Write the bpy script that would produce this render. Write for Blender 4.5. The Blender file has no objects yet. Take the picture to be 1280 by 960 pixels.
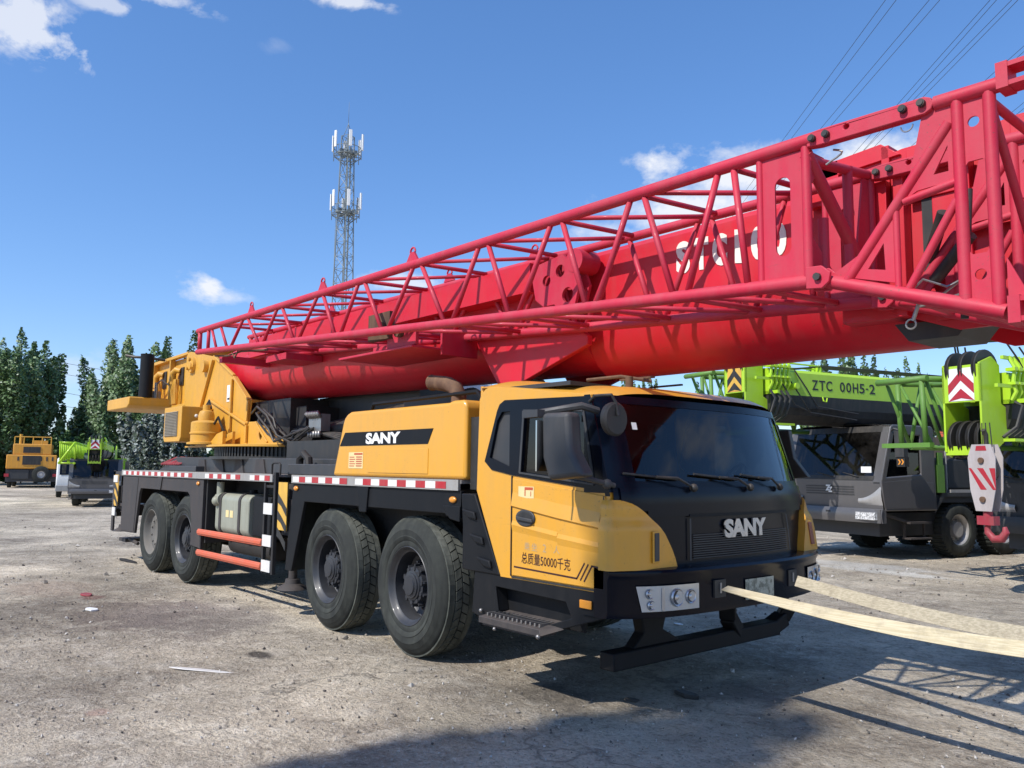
import bpy, bmesh, math, random
from mathutils import Vector, Matrix, Quaternion, noise as mnoise
random.seed(7)
SC = bpy.context.scene
COL = SC.collection
R = math.radians
V = Vector

# ------------------------------------------------------------------ camera
F_PX, YAW, PITCH, ROLL = 1012.59, 2.4331, 0.1044, 0.0118
CAM = V((6.2181, -4.1102, 1.6731))
fwd = V((math.cos(YAW)*math.cos(PITCH), math.sin(YAW)*math.cos(PITCH), math.sin(PITCH)))
rt = V((math.sin(YAW), -math.cos(YAW), 0)); up = rt.cross(fwd)
cr, sr = math.cos(ROLL), math.sin(ROLL)
RT = cr*rt + sr*up; UP = -sr*rt + cr*up
cd = bpy.data.cameras.new("camera"); cam = bpy.data.objects.new("camera", cd); COL.objects.link(cam)
cd.sensor_width = 36; cd.lens = F_PX/1280*36; cd.clip_start = .05; cd.clip_end = 4000
m = Matrix.Identity(4)
for i in range(3):
    m[i][0] = RT[i]; m[i][1] = UP[i]; m[i][2] = -fwd[i]; m[i][3] = CAM[i]
cam.matrix_world = m
SC.camera = cam
SC.view_settings.view_transform = 'Standard'; SC.view_settings.look = 'None'; SC.view_settings.exposure = 0
SC.cycles.max_bounces = 6; SC.cycles.transparent_max_bounces = 12

# ------------------------------------------------------------------ node helpers
def new_mat(name):
    mt = bpy.data.materials.new(name); mt.use_nodes = True
    nt = mt.node_tree; b = nt.nodes['Principled BSDF']
    return mt, nt, b
def nd(nt, typ, **kw):
    n = nt.nodes.new(typ)
    for k, v in kw.items():
        if k.startswith('i_'):
            key = k[2:]
            n.inputs[int(key) if key.isdigit() else key.replace('_', ' ')].default_value = v
        else: setattr(n, k, v)
    return n
def ramp(nt, fac, stops):
    r = nt.nodes.new('ShaderNodeValToRGB'); e = r.color_ramp.elements
    while len(e) < len(stops): e.new(.5)
    for k, (p, c) in enumerate(stops):
        e[k].position = p; e[k].color = (c if len(c) == 4 else (*c, 1)) if isinstance(c, tuple) else (c, c, c, 1)
    nt.links.new(fac, r.inputs[0]); return r.outputs[0]
def mixc(nt, f, a, b, mode='MIX'):
    n = nt.nodes.new('ShaderNodeMix'); n.data_type = 'RGBA'; n.blend_type = mode
    for s, x in ((0, f), (6, a), (7, b)):
        if isinstance(x, (int, float)): n.inputs[s].default_value = x
        elif isinstance(x, tuple): n.inputs[s].default_value = (*x[:3], 1)
        else: nt.links.new(x, n.inputs[s])
    return n.outputs[2]
def mth(nt, op, a, b=None, c=None, clamp=False):
    n = nt.nodes.new('ShaderNodeMath'); n.operation = op; n.use_clamp = clamp
    for s, x in enumerate((a, b, c)):
        if x is None: continue
        if isinstance(x, (int, float)): n.inputs[s].default_value = x
        else: nt.links.new(x, n.inputs[s])
    return n.outputs[0]
def noi(nt, vec, scale, detail=4, rough=.55, dist=0):
    n = nd(nt, 'ShaderNodeTexNoise', i_Scale=scale, i_Detail=detail, i_Roughness=rough, i_Distortion=dist)
    if vec is not None: nt.links.new(vec, n.inputs['Vector'])
    return n.outputs['Fac']
def coords(nt, sc=(1, 1, 1)):
    g = nt.nodes.new('ShaderNodeNewGeometry'); mp = nd(nt, 'ShaderNodeMapping'); mp.inputs['Scale'].default_value = sc
    nt.links.new(g.outputs['Position'], mp.inputs['Vector']); return mp.outputs[0], g
def paint(name, col, rough=.4, dirt=.3, dcol=(.16, .13, .10), metal=0, chips=0, var=.12, coat=0, bump=.04, low=0, spec=.5):
    """painted or bare surface: faded patches, dusty film, streaks, roughness variation"""
    mt, nt, b = new_mat(name); L = nt.links
    p, g = coords(nt)
    n1 = noi(nt, p, 1.3, 5); n2 = noi(nt, p, 9, 6, .65)
    ps, _ = coords(nt, (6, 6, .8)); n3 = noi(nt, ps, 1.6, 5, .6)
    base = mixc(nt, n1, tuple(c*(1-var) for c in col), tuple(min(1, c*(1+var)) for c in col))
    d = mth(nt, 'MULTIPLY', ramp(nt, mth(nt, 'MULTIPLY', n3, mth(nt, 'ADD', n2, .45)), [(.36, 0.), (.72, 1.)]), dirt)
    nz = nt.nodes.new('ShaderNodeSeparateXYZ'); L.new(g.outputs['Normal'], nz.inputs[0])
    topd = mth(nt, 'MULTIPLY', mth(nt, 'MAXIMUM', nz.outputs[2], 0.), mth(nt, 'MULTIPLY', n2, dirt*1.3))
    d = mth(nt, 'ADD', d, topd, clamp=True)
    if low:
        pz = nt.nodes.new('ShaderNodeSeparateXYZ'); L.new(g.outputs['Position'], pz.inputs[0])
        lz = mth(nt, 'MULTIPLY', mth(nt, 'SUBTRACT', 1.5, pz.outputs[2], clamp=True), mth(nt, 'MULTIPLY', n2, low))
        d = mth(nt, 'ADD', d, lz, clamp=True)
    fin = mixc(nt, d, base, dcol)
    if chips:
        n4 = noi(nt, p, 55, 3, .6); n5 = noi(nt, p, 2.3, 4, .6); ps2, _ = coords(nt, (3, 3, 40)); n6 = noi(nt, ps2, 1.2, 4, .7)
        cm = mth(nt, 'MULTIPLY', ramp(nt, n4, [(.64, 0.), (.68, 1.)]), ramp(nt, n5, [(.46, 0.), (.6, 1.)]))
        sm = mth(nt, 'MULTIPLY', ramp(nt, n6, [(.66, 0.), (.72, 1.)]), .35)
        fin = mixc(nt, mth(nt, 'MULTIPLY', mth(nt, 'MAXIMUM', cm, sm), chips), fin, (.09, .06, .045))
    L.new(fin, b.inputs['Base Color'])
    L.new(mth(nt, 'ADD', mth(nt, 'MULTIPLY', d, .45), mth(nt, 'ADD', rough-.06, mth(nt, 'MULTIPLY', n2, .12)), clamp=True), b.inputs['Roughness'])
    b.inputs['Metallic'].default_value = metal
    b.inputs['Specular IOR Level'].default_value = spec
    if coat: b.inputs['Coat Weight'].default_value = coat; b.inputs['Coat Roughness'].default_value = .12
    if bump:
        bm_ = nd(nt, 'ShaderNodeBump', i_Strength=bump, i_Distance=.02)
        L.new(mth(nt, 'ADD', n2, mth(nt, 'MULTIPLY', n1, 1.5)), bm_.inputs['Height']); L.new(bm_.outputs[0], b.inputs['Normal'])
    return mt
def emis(name, col, st=1):
    mt, nt, b = new_mat(name); b.inputs['Base Color'].default_value = (*col, 1); b.inputs['Emission Color'].default_value = (*col, 1)
    b.inputs['Emission Strength'].default_value = st; return mt
def glass(name, tint=(.25, .3, .33), clear=.35, rough=.03, dirt=.1):
    mt = bpy.data.materials.new(name); mt.use_nodes = True; nt = mt.node_tree; nt.nodes.clear(); L = nt.links
    out = nt.nodes.new('ShaderNodeOutputMaterial')
    tr = nd(nt, 'ShaderNodeBsdfTransparent'); tr.inputs[0].default_value = (*[t*clear for t in tint], 1)
    gl = nd(nt, 'ShaderNodeBsdfGlossy', i_Roughness=rough); gl.inputs[0].default_value = (.9, .95, 1, 1)
    df = nd(nt, 'ShaderNodeBsdfDiffuse'); df.inputs[0].default_value = (.10, .09, .08, 1)
    fr = nd(nt, 'ShaderNodeFresnel', i_IOR=1.5)
    p, g = coords(nt); n = noi(nt, p, 3, 6, .7)
    m1 = nt.nodes.new('ShaderNodeMixShader'); m2 = nt.nodes.new('ShaderNodeMixShader')
    L.new(fr.outputs[0], m1.inputs[0]); L.new(tr.outputs[0], m1.inputs[1]); L.new(gl.outputs[0], m1.inputs[2])
    L.new(mth(nt, 'MULTIPLY', ramp(nt, n, [(.35, 0.), (.75, 1.)]), dirt), m2.inputs[0])
    L.new(m1.outputs[0], m2.inputs[1]); L.new(df.outputs[0], m2.inputs[2]); L.new(m2.outputs[0], out.inputs[0])
    return mt

M = {}
M['red'] = paint('crane_red', (.59, .007, .024), .48, .16, (.30, .09, .08), coat=.1, var=.2, chips=.5)
M['redjib'] = paint('jib_red', (.52, .012, .043), .55, .25, (.36, .12, .13), coat=.05, var=.24, bump=.08, chips=.6)
M['yellow'] = paint('crane_yellow', (.70, .335, .026), .38, .2, (.42, .28, .12), chips=.4, coat=.3, var=.07, bump=.02)
M['yellow2'] = paint('upper_yellow', (.66, .34, .035), .45, .28, (.34, .24, .12), var=.14, chips=.6)
M['black'] = paint('black_plastic', (.007, .008, .010), .52, .10, (.055, .05, .045), low=.12, spec=.2)
M['dark'] = paint('dark_frame', (.014, .013, .013), .65, .3, (.06, .052, .045), low=.2)
M['frame'] = paint('frame_grey', (.036, .032, .031), .6, .4, (.10, .08, .07), low=.2)
M['gloss'] = paint('gloss_black', (.002, .004, .010), .24, .01, (.04, .04, .04), coat=.0, bump=.01, spec=.22)
M['steel'] = paint('bare_steel', (.35, .34, .33), .35, .35, (.2, .17, .14), metal=.8)
M['pin'] = paint('dark_pin', (.05, .05, .048), .45, .3, metal=.5)
M['alu'] = paint('aluminium_edge', (.42, .40, .37), .45, .35, (.25, .2, .16), metal=.4)
M['tapew'] = paint('tape_white', (.72, .70, .66), .35, .2, (.4, .35, .3))
M['taper'] = paint('tape_red', (.42, .012, .02), .35, .2, (.3, .2, .18))
M['orange'] = paint('rail_orange', (.66, .11, .045), .5, .3, (.35, .2, .14), low=.2)
M['tank'] = paint('tank_grey', (.33, .34, .27), .45, .35, (.2, .18, .13), metal=.15)
M['white'] = paint('white_paint', (.78, .78, .77), .4, .2, (.4, .36, .3))
M['decalw'] = paint('decal_white', (.80, .80, .78), .5, .05, var=.03, bump=0)
M['letter'] = paint('letter_cream', (.84, .80, .72), .5, .12, (.55, .3, .25), var=.05, bump=0)
M['chrome'] = paint('dull_chrome', (.55, .55, .56), .28, .25, (.3, .3, .3), metal=.85)
M['brown'] = paint('decal_brown', (.045, .010, .008), .5, .05, bump=0)
M['ghost'] = paint('decal_worn', (.42, .33, .22), .5, .3, (.75, .40, .06), bump=0)
M['stick'] = paint('sticker_cream', (.78, .62, .30), .5, .15, bump=0)
M['stickred'] = paint('sticker_red', (.50, .08, .03), .5, .1, bump=0)
M['amber'] = paint('amber_lens', (.75, .28, .02), .2, .1, coat=.5)
M['redlens'] = paint('red_lens', (.16, .01, .012), .15, .1, coat=.5)
M['rubber'] = paint('rubber', (.018, .020, .019), .78, .5, (.07, .075, .065), low=.22, bump=.15, spec=.3)
M['tread'] = paint('tread_rubber', (.055, .06, .052), .9, .7, (.16, .165, .14), bump=.3, spec=.2)
M['groove'] = paint('tread_groove', (.012, .012, .012), .95, .3)
M['rim'] = paint('rim_black', (.020, .022, .027), .42, .3, (.07, .07, .075), coat=.1)
M['rimdust'] = paint('rim_dusty', (.12, .115, .105), .7, .6, (.2, .18, .15))
M['rust'] = paint('rusty_pipe', (.08, .038, .022), .75, .6, (.24, .15, .09), bump=.2)
M['hose'] = paint('hose', (.018, .018, .018), .5, .2)
M['lens'] = paint('headlamp_reflector', (.50, .51, .49), .12, .3, (.3, .3, .28), metal=.2, coat=.6)
M['hookw'] = paint('hook_white', (.46, .42, .41), .5, .4, (.25, .2, .18))
M['yelstripe'] = paint('stripe_yellow', (.72, .42, .06), .5, .35)
M['blk'] = paint('stripe_black', (.02, .02, .02), .5, .2)
M['green'] = paint('lime_green', (.42, .66, .03), .42, .10, (.3, .38, .06), coat=.2)
M['green2'] = paint('dark_green', (.12, .27, .04), .5, .3, (.1, .12, .06))
M['grey'] = paint('cab_grey', (.11, .106, .108), .35, .1, (.2, .18, .16), coat=.3, metal=.2)
M['silver'] = paint('cab_silver', (.42, .41, .40), .35, .2, metal=.3)
M['dgrey'] = paint('dark_grey', (.035, .037, .04), .5, .3, (.1, .09, .08))
M['chevred'] = paint('chevron_red', (.42, .02, .035), .4, .15)
M['hookred'] = paint('hook_red', (.35, .03, .05), .5, .4)
def webbing(name, a, b_):
    mt, nt, b = new_mat(name); p, g = coords(nt, (.4, 60, 60)); p2, _ = coords(nt)
    w1 = noi(nt, p, 2.2, 2); w2 = noi(nt, p2, 7, 6, .7)
    c = mixc(nt, ramp(nt, w1, [(.4, 0.), (.6, 1.)]), a, b_); c = mixc(nt, ramp(nt, w2, [(.48, 0.), (.75, .6)]), c, (.20, .17, .13))
    nt.links.new(c, b.inputs['Base Color']); b.inputs['Roughness'].default_value = .95; b.inputs['Specular IOR Level'].default_value = .1
    bb = nd(nt, 'ShaderNodeBump', i_Strength=.6, i_Distance=.004); nt.links.new(w1, bb.inputs['Height']); nt.links.new(bb.outputs[0], b.inputs['Normal']); return mt
M['strap'] = webbing('webbing', (.60, .53, .37), (.50, .43, .28))
M['strapend'] = webbing('webbing_grey', (.50, .45, .34), (.38, .34, .25))
M['galv'] = paint('galvanised', (.20, .235, .245), .55, .3, (.25, .26, .26), metal=.3)
M['darkgreen'] = paint('cab_green', (.075, .12, .10), .45, .3)
M['orangecrane'] = paint('orange_crane', (.70, .32, .03), .5, .3)
M['grille'] = paint('louvre_grey', (.36, .32, .25), .6, .4)
M['glass'] = glass('windscreen_glass', (.42, .52, .60), .8, .02, .03)
M['sideglass'] = glass('side_glass', (.3, .35, .4), .4, .02, .08)
M['farglass'] = glass('far_glass', (.3, .36, .36), .5, .04, .2)
M['interior'] = paint('interior_dark', (.03, .032, .036), .7, .1)
def blotch(name, a, b_, sc):
    mt, nt, b = new_mat(name); p, g = coords(nt)
    nt.links.new(ramp(nt, noi(nt, p, sc, 3, .7), [(.42, a), (.58, b_)]), b.inputs['Base Color']); b.inputs['Roughness'].default_value = .5
    return mt
M['plate'] = blotch('plate_worn', (.42, .44, .36), (.16, .17, .13), 22)
M['plate2'] = blotch('plate_letters', (.75, .75, .75), (.25, .25, .25), 26)
M['mirrorg'] = paint('mirror_face', (.5, .52, .55), .05, .05, metal=1, bump=0)

# ------------------------------------------------------------------ mesh builder
class MB:
    def __init__(s): s.v = []; s.f = []; s.m = []; s.s = []
    def add(s, vs, fs, mi=0, smooth=False):
        o = len(s.v); s.v += [tuple(v) for v in vs]
        for f in fs: s.f.append([o+i for i in f]); s.m.append(mi); s.s.append(smooth)
        return s
    def box(s, c, d, rot=None, mi=0):
        c = V(c); q = rot if rot is not None else Matrix.Identity(3)
        if not isinstance(q, Matrix): q = Matrix.Rotation(q, 3, 'Z')
        vs = [c + q @ V((x*d[0]/2, y*d[1]/2, z*d[2]/2)) for x in (-1, 1) for y in (-1, 1) for z in (-1, 1)]
        return s.add(vs, [(0, 1, 3, 2), (4, 6, 7, 5), (0, 4, 5, 1), (2, 3, 7, 6), (0, 2, 6, 4), (1, 5, 7, 3)], mi)
    def b2(s, a, b, mi=0):
        return s.box([(a[i]+b[i])/2 for i in range(3)], [abs(b[i]-a[i]) for i in range(3)], None, mi)
    def beam(s, p, q, w, h, mi=0, upv=(0, 0, 1)):
        p = V(p); q = V(q); x = (q-p).normalized(); u = V(upv)
        if abs(x.dot(u)) > .97: u = V((0, 1, 0))
        y = u.cross(x).normalized(); z = x.cross(y)
        return s.box((p+q)/2, ((q-p).length, w, h), Matrix((x, y, z)).transposed(), mi)
    def cyl(s, p, q, r, r2=None, n=12, mi=0, smooth=True, caps=True):
        p = V(p); q = V(q); r2 = r if r2 is None else r2; d = (q-p)
        if d.length < 1e-6: return s
        d.normalize(); u = d.orthogonal().normalized(); w = d.cross(u)
        vs = []
        for (c, rr) in ((p, r), (q, r2)):
            for k in range(n):
                a = 2*math.pi*k/n; vs.append(c + rr*(math.cos(a)*u + math.sin(a)*w))
        s.add(vs, [(k, (k+1) % n, n+(k+1) % n, n+k) for k in range(n)], mi, smooth)
        if caps: s.add(vs, [tuple(range(n-1, -1, -1)), tuple(range(n, 2*n))], mi, False)
        return s
    def tube(s, pts, r, n=8, mi=0, smooth=True):
        pts = [V(p) for p in pts]; vs = []; u = None
        for i, p in enumerate(pts):
            t = (pts[min(i+1, len(pts)-1)]-pts[max(i-1, 0)]).normalized()
            u = (t.orthogonal() if u is None else (u - t*u.dot(t))).normalized(); w = t.cross(u)
            rr = r[i] if isinstance(r, (list, tuple)) else r
            for k in range(n):
                a = 2*math.pi*k/n; vs.append(p + rr*(math.cos(a)*u+math.sin(a)*w))
        fs = []
        for i in range(len(pts)-1):
            for k in range(n): fs.append((i*n+k, i*n+(k+1) % n, (i+1)*n+(k+1) % n, (i+1)*n+k))
        s.add(vs, fs, mi, smooth); e = (len(pts)-1)*n
        return s.add(vs, [tuple(range(n-1, -1, -1)), tuple(range(e, e+n))], mi)
    def prism(s, pts, a, b, ax='y', mi=0, smooth=False):
        """polygon of 2D points extruded along an axis: ax 'y' -> pts (x,z); 'x' -> (y,z); 'z' -> (x,y)"""
        def P(p, t): return {'y': (p[0], t, p[1]), 'x': (t, p[0], p[1]), 'z': (p[0], p[1], t)}[ax]
        n = len(pts); vs = [P(p, a) for p in pts]+[P(p, b) for p in pts]
        s.add(vs, [(k, (k+1) % n, n+(k+1) % n, n+k) for k in range(n)], mi, smooth)
        return s.add(vs, [tuple(range(n-1, -1, -1)), tuple(range(n, 2*n))], mi)
    def lathe(s, prof, c, n=48, mi=0, ax='y', smooth=True, mis=None):
        """prof list of (r, t) along the axis"""
        c = V(c); vs = []
        for (r, t) in prof:
            for k in range(n):
                a = 2*math.pi*k/n; x, z = r*math.cos(a), r*math.sin(a)
                vs.append(c + (V((x, t, z)) if ax == 'y' else V((x, z, t)) if ax == 'z' else V((t, x, z))))
        for i in range(len(prof)-1):
            s.add(vs[i*n:(i+2)*n], [(k, (k+1) % n, n+(k+1) % n, n+k) for k in range(n)], mis[i] if mis else mi, smooth)
        return s
    def grid(s, fn, nu, nv, mi=0, smooth=True):
        vs = [fn(i/nu, j/nv) for j in range(nv+1) for i in range(nu+1)]
        return s.add(vs, [(j*(nu+1)+i, j*(nu+1)+i+1, (j+1)*(nu+1)+i+1, (j+1)*(nu+1)+i) for j in range(nv) for i in range(nu)], mi, smooth)
    def sph(s, c, r, n=10, mi=0):
        rr = (r, r, r) if isinstance(r, (int, float)) else r
        return s.grid(lambda u, v: (c[0]+rr[0]*math.sin(math.pi*v)*math.cos(2*math.pi*u), c[1]+rr[1]*math.sin(math.pi*v)*math.sin(2*math.pi*u), c[2]+rr[2]*math.cos(math.pi*v)), n*2, n, mi)
    def mesh2(s, me, fn, mi=0):
        return s.add([fn(v.co) for v in me.vertices], [tuple(p.vertices) for p in me.polygons], mi)
    def build(s, name, mats, parent=None, org=(0, 0, 0), bevel=0, fix=True, seg=2):
        me = bpy.data.meshes.new(name); o = V(org)
        me.from_pydata([V(v)-o for v in s.v], [], s.f)
        if isinstance(mats, (str, bpy.types.Material)): mats = [mats]
        for x in mats: me.materials.append(M[x] if isinstance(x, str) else x)
        me.polygons.foreach_set('material_index', s.m); me.polygons.foreach_set('use_smooth', s.s)
        bm = bmesh.new(); bm.from_mesh(me)
        bmesh.ops.remove_doubles(bm, verts=bm.verts, dist=1e-5)
        if fix: bmesh.ops.recalc_face_normals(bm, faces=bm.faces)
        for e in bm.edges:
            if len(e.link_faces) == 2 and e.calc_face_angle(0) > R(42): e.smooth = False
        bm.to_mesh(me); bm.free(); me.update()
        ob = bpy.data.objects.new(name, me); COL.objects.link(ob)
        if parent: ob.parent = parent
        if bevel:
            b = ob.modifiers.new('bevel', 'BEVEL'); b.width = bevel; b.segments = seg; b.limit_method = 'ANGLE'; b.angle_limit = R(35); b.harden_normals = False
            for p in me.polygons: p.use_smooth = True
            w = ob.modifiers.new('wn', 'WEIGHTED_NORMAL'); w.keep_sharp = True
        return ob
def struct(o, kind='structure'): o['kind'] = kind; return o
def tag(o, label, cat, group=None, kind=None):
    o['label'] = label; o['category'] = cat
    if group: o['group'] = group
    if kind: o['kind'] = kind
    return o
def thing(name, label, cat, loc=(0, 0, 0), rz=0, group=None):
    o = bpy.data.objects.new(name, None); o.empty_display_size = .2; COL.objects.link(o)
    o.location = loc; o.rotation_euler = (0, 0, rz); return tag(o, label, cat, group)
def dup_tree(o, parent=None):
    c = o.copy(); COL.objects.link(c); c.parent = parent
    for ch in [x for x in COL.objects if x.parent == o]: dup_tree(ch, c)
    return c
def curve_mesh(cu):
    ob = bpy.data.objects.new('tmp', cu); COL.objects.link(ob)
    dg = bpy.context.evaluated_depsgraph_get(); dg.update()
    me = bpy.data.meshes.new_from_object(ob.evaluated_get(dg)); bpy.data.objects.remove(ob); return me
def text_mesh(txt, size=1, off=0, ext=.002, sp=1, shear=0):
    cu = bpy.data.curves.new('t', 'FONT'); cu.body = txt; cu.size = size; cu.offset = off; cu.extrude = ext; cu.space_character = sp; cu.shear = shear
    cu.resolution_u = 4
    me = curve_mesh(cu); xs = [v.co.x for v in me.vertices]; ys = [v.co.y for v in me.vertices]
    x0, x1, y0, y1 = min(xs), max(xs), min(ys), max(ys)
    for v in me.vertices: v.co.x = (v.co.x-x0)/(x1-x0); v.co.y = (v.co.y-y0)/(y1-y0)
    return me
def plate_mesh(outer, holes, th):
    cu = bpy.data.curves.new('p', 'CURVE'); cu.dimensions = '2D'; cu.fill_mode = 'BOTH'; cu.extrude = th/2
    for pts in [outer]+holes:
        sp = cu.splines.new('POLY'); sp.points.add(len(pts)-1); sp.use_cyclic_u = True
        for i, p in enumerate(pts): sp.points[i].co = (p[0], p[1], 0, 1)
    return curve_mesh(cu)
def circ(x, z, r, n=20, rz=None): return [(x+r*math.cos(2*math.pi*k/n), z+(rz or r)*math.sin(2*math.pi*k/n)) for k in range(n)]
def slot(x, z0, z1, r, n=8):
    return [(x+r*math.cos(a), z1+r*math.sin(a)) for a in [math.pi*k/n for k in range(n+1)]]+[(x+r*math.cos(a), z0+r*math.sin(a)) for a in [math.pi+math.pi*k/n for k in range(n+1)]]
def xz(y): return lambda c: (c.x, y-c.z, c.y)      # 2D curve plane -> XZ plane at y, facing -Y
def yz(x): return lambda c: (x+c.z, c.x, c.y)
def place_text(mb, me, o, u, v, n=(0, 0, 0), mi=0):
    o, u, v, n = V(o), V(u), V(v), V(n)
    return mb.mesh2(me, lambda c: o+u*c.x+v*c.y+n*(c.z*500+1), mi)
# n is the stand-off vector (about 2 mm): text front at 2n, back at 0
SKYST, SUNST, CLOUDCOL, SKYMUL = .15, 5.0, (6.3, 6.45, 6.8), (1.42, 1.52, 1.80)
# ================================================================== MAIN CRANE (axis X forward, near side y=0, far side y=2.55)
YC = 1.275
O0 = V((-3.2, YC, 0))
crane = thing('truck_crane', 'yellow truck crane with black windscreen front and long red boom, nearest to the camera', 'truck crane', O0)
def part(name, mb, mats, parent=None, **k): return mb.build(name, mats, parent or crane, O0, **k)

# ---- wheels
AX = [0, -1.509, -5.818, -7.306]
WR = .62
def tyre_mb(y0, sgn):
    """outer face at y0, body towards +sgn"""
    mb = MB(); w = .385
    pr = [(.345, .045), (.352, .012), (.372, .004), (.40, .010), (.405, .004), (.44, -.006), (.445, -.001), (.50, -.004), (.505, .002), (.545, .012), (.55, .018), (.575, .034), (.598, .056), (.600, .075)]
    prof = pr + [(.598, w-.075)] + [(r, w-t) for r, t in reversed(pr)]
    mb.lathe([(r, sgn*t) for r, t in prof], (0, y0, 0), 56, 0)
    n = 46                                      # tread: a solid shoulder rib each side, skewed blocks between
    rows = [(.062, .118, 0, .985), (.126, .186, .55, .86), (.199, .259, -.55, .86), (.267, .323, 0, .985)]
    for ri, (a, b, sk, fill) in enumerate(rows):
        for k in range(n):
            da = 2*math.pi/n*fill/2; c = 2*math.pi*(k+.5*(ri % 2))/n; vs = []
            for rr in (.592, .621 if 0 < ri < 3 else .616):
                for (t, s1) in ((a, -1), (b, 1)):
                    for s2 in (-1, 1):
                        an = c+s2*da+s1*sk*.045
                        vs.append((rr*math.cos(an), y0+sgn*t, rr*math.sin(an)))
            mb.add(vs, [(0, 1, 3, 2), (4, 6, 7, 5), (0, 4, 5, 1), (2, 3, 7, 6), (0, 2, 6, 4), (1, 5, 7, 3)], 1)
    mb.lathe([(.596, sgn*.07), (.601, sgn*.12), (.601, sgn*.265), (.596, sgn*.315)], (0, y0, 0), 56, 2)
    return mb
def rim_mb(y0, sgn, deep, mi=0):
    mb = MB()
    if deep:
        pr = [(.352, .014), (.345, .008), (.335, .016), (.325, .045), (.300, .06), (.295, .20), (.270, .225), (.20, .235), (.175, .225), (.165, .13), (.160, .075), (.135, .07), (.13, .055), (.10, .05), (.095, .035), (.0, .03)]
    else:
        pr = [(.352, .014), (.345, .008), (.33, .02), (.315, .06), (.28, .10), (.24, .085), (.16, .10), (.13, .115), (.0, .115)]
    mb.lathe([(r, sgn*t) for r, t in pr], (0, y0, 0), 40, 0)
    return mb
def hub_mb(y0, sgn, deep):
    mb = MB()
    if deep:
        for k in range(10):
            a = 2*math.pi*k/10; c = (.205*math.cos(a), .205*math.sin(a))
            mb.cyl((c[0], y0+sgn*.232, c[1]), (c[0], y0+sgn*.155, c[1]), .019, n=6, smooth=False)
            mb.cyl((c[0], y0+sgn*.155, c[1]), (c[0], y0+sgn*.135, c[1]), .011, n=6)
        for k in range(10):
            a = 2*math.pi*(k+.5)/10; c = (.148*math.cos(a), .148*math.sin(a))
            mb.cyl((c[0], y0+sgn*.12, c[1]), (c[0], y0+sgn*.062, c[1]), .027, .022, n=8)
            mb.box((c[0]*1.13, y0+sgn*.10, c[1]*1.13), (.05, .05, .016), Matrix.Rotation(-a, 3, 'Y'))
        mb.lathe([(.118, sgn*.075), (.112, sgn*.04), (.085, sgn*.036), (.08, sgn*.022), (0, sgn*.020)], (0, y0, 0), 20)
    else:
        for k in range(10):
            a = 2*math.pi*k/10; c = (.19*math.cos(a), .19*math.sin(a))
            mb.cyl((c[0], y0+sgn*.10, c[1]), (c[0], y0+sgn*.075, c[1]), .015, n=6)
    return mb
protos = {}
def make_wheel(kind):
    deep = kind != 'rear'
    w = bpy.data.objects.new('wheel', None); COL.objects.link(w)
    tyre_mb(0, 1).build('tyre', ['rubber', 'tread', 'groove'], w)
    rim_mb(0, 1, deep).build('rim', 'rim' if deep else 'rimdust', w)
    hub_mb(0, 1, deep).build('hub', 'rim' if deep else 'rimdust', w)
    return w
for i, x in enumerate(AX):
    kind = 'rear' if i == 3 else 'deep'
    for side in (0, 1):
        if kind not in protos: w = protos[kind] = make_wheel(kind)
        else: w = dup_tree(protos[kind])
        w.parent = crane
        w.location = V((x, 0 if side == 0 else 2.55, WR))-O0
        rz = (0 if side == 0 else math.pi)
        w.rotation_euler = (0, R(17*i+5), rz + (R(-3) if i < 2 and side == 0 else 0))

# ---- chassis, axles
mb = MB()
mb.b2((-8.95, .78, .78), (2.2, 1.0, 1.42)); mb.b2((-8.95, 1.55, .78), (2.2, 1.77, 1.42)); mb.b2((-8.95, 1.0, .82), (2.2, 1.55, .95))
for x in AX:
    mb.cyl((x, .35, WR), (x, 2.2, WR), .10, n=12); mb.sph((x, 1.275, WR), (.26, .24, .24), 8)
    mb.b2((x-.5, .55, .52), (x+.5, .66, .60)); mb.b2((x-.5, 1.89, .52), (x+.5, 2.0, .60)); mb.b2((x-.07, .5, .55), (x+.07, .62, .95)); mb.b2((x-.07, 1.93, .55), (x+.07, 2.05, .95))
for x in (-4.9, -4.3, -3.6, -.75): mb.b2((x, .6, .45), (x+.4, 2.0, .75))
part('chassis', mb, 'dark')
# inner wheel-arch walls and deck
mb = MB()
mb.b2((-2.3, .46, .9), (.95, .50, 1.48)); mb.b2((-8.9, .46, .9), (-5.0, .5, 1.48)); mb.b2((-2.3, 2.05, .9), (.95, 2.09, 1.48)); mb.b2((-8.9, 2.05, .9), (-5.0, 2.09, 1.48))
mb.b2((-5.0, .42, .62), (-3.0, .46, 1.48)); mb.b2((-5.02, .02, .62), (-4.98, .42, 1.49))
part('inner_panel', mb, 'dark')
mb = MB(); mb.b2((-8.9, -.01, 1.545), (-2.8, 2.56, 1.575)); mb.b2((-2.32, -.01, 1.545), (.80, 2.56, 1.575)); part('deck', mb, 'alu')
# edge strips with conspicuity tape
def strip(x0, x1, blocks):
    mb = MB(); mb.b2((x0, -.035, 1.488), (x1, -.01, 1.578))
    for (a, b) in blocks:
        n = max(1, round((b-a)/.152)); w = (b-a)/n
        for k in range(n): mb.b2((a+k*w, -.0385, 1.500), (a+(k+1)*w, -.033, 1.560), 1+(k % 2))
    return mb
part('reflective_strip', strip(-8.9, -2.81, [(-8.80, -5.45), (-4.95, -3.75), (-3.45, -2.88)]), ['alu', 'tapew', 'taper'])
part('reflective_strip', strip(-2.31, .79, [(-2.27, -1.06), (-.90, .62)]), ['alu', 'tapew', 'taper'])
mb = MB(); mb.b2((-8.9, 2.56, 1.488), (.79, 2.585, 1.578)); part('deck_edge', mb, 'alu')
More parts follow.
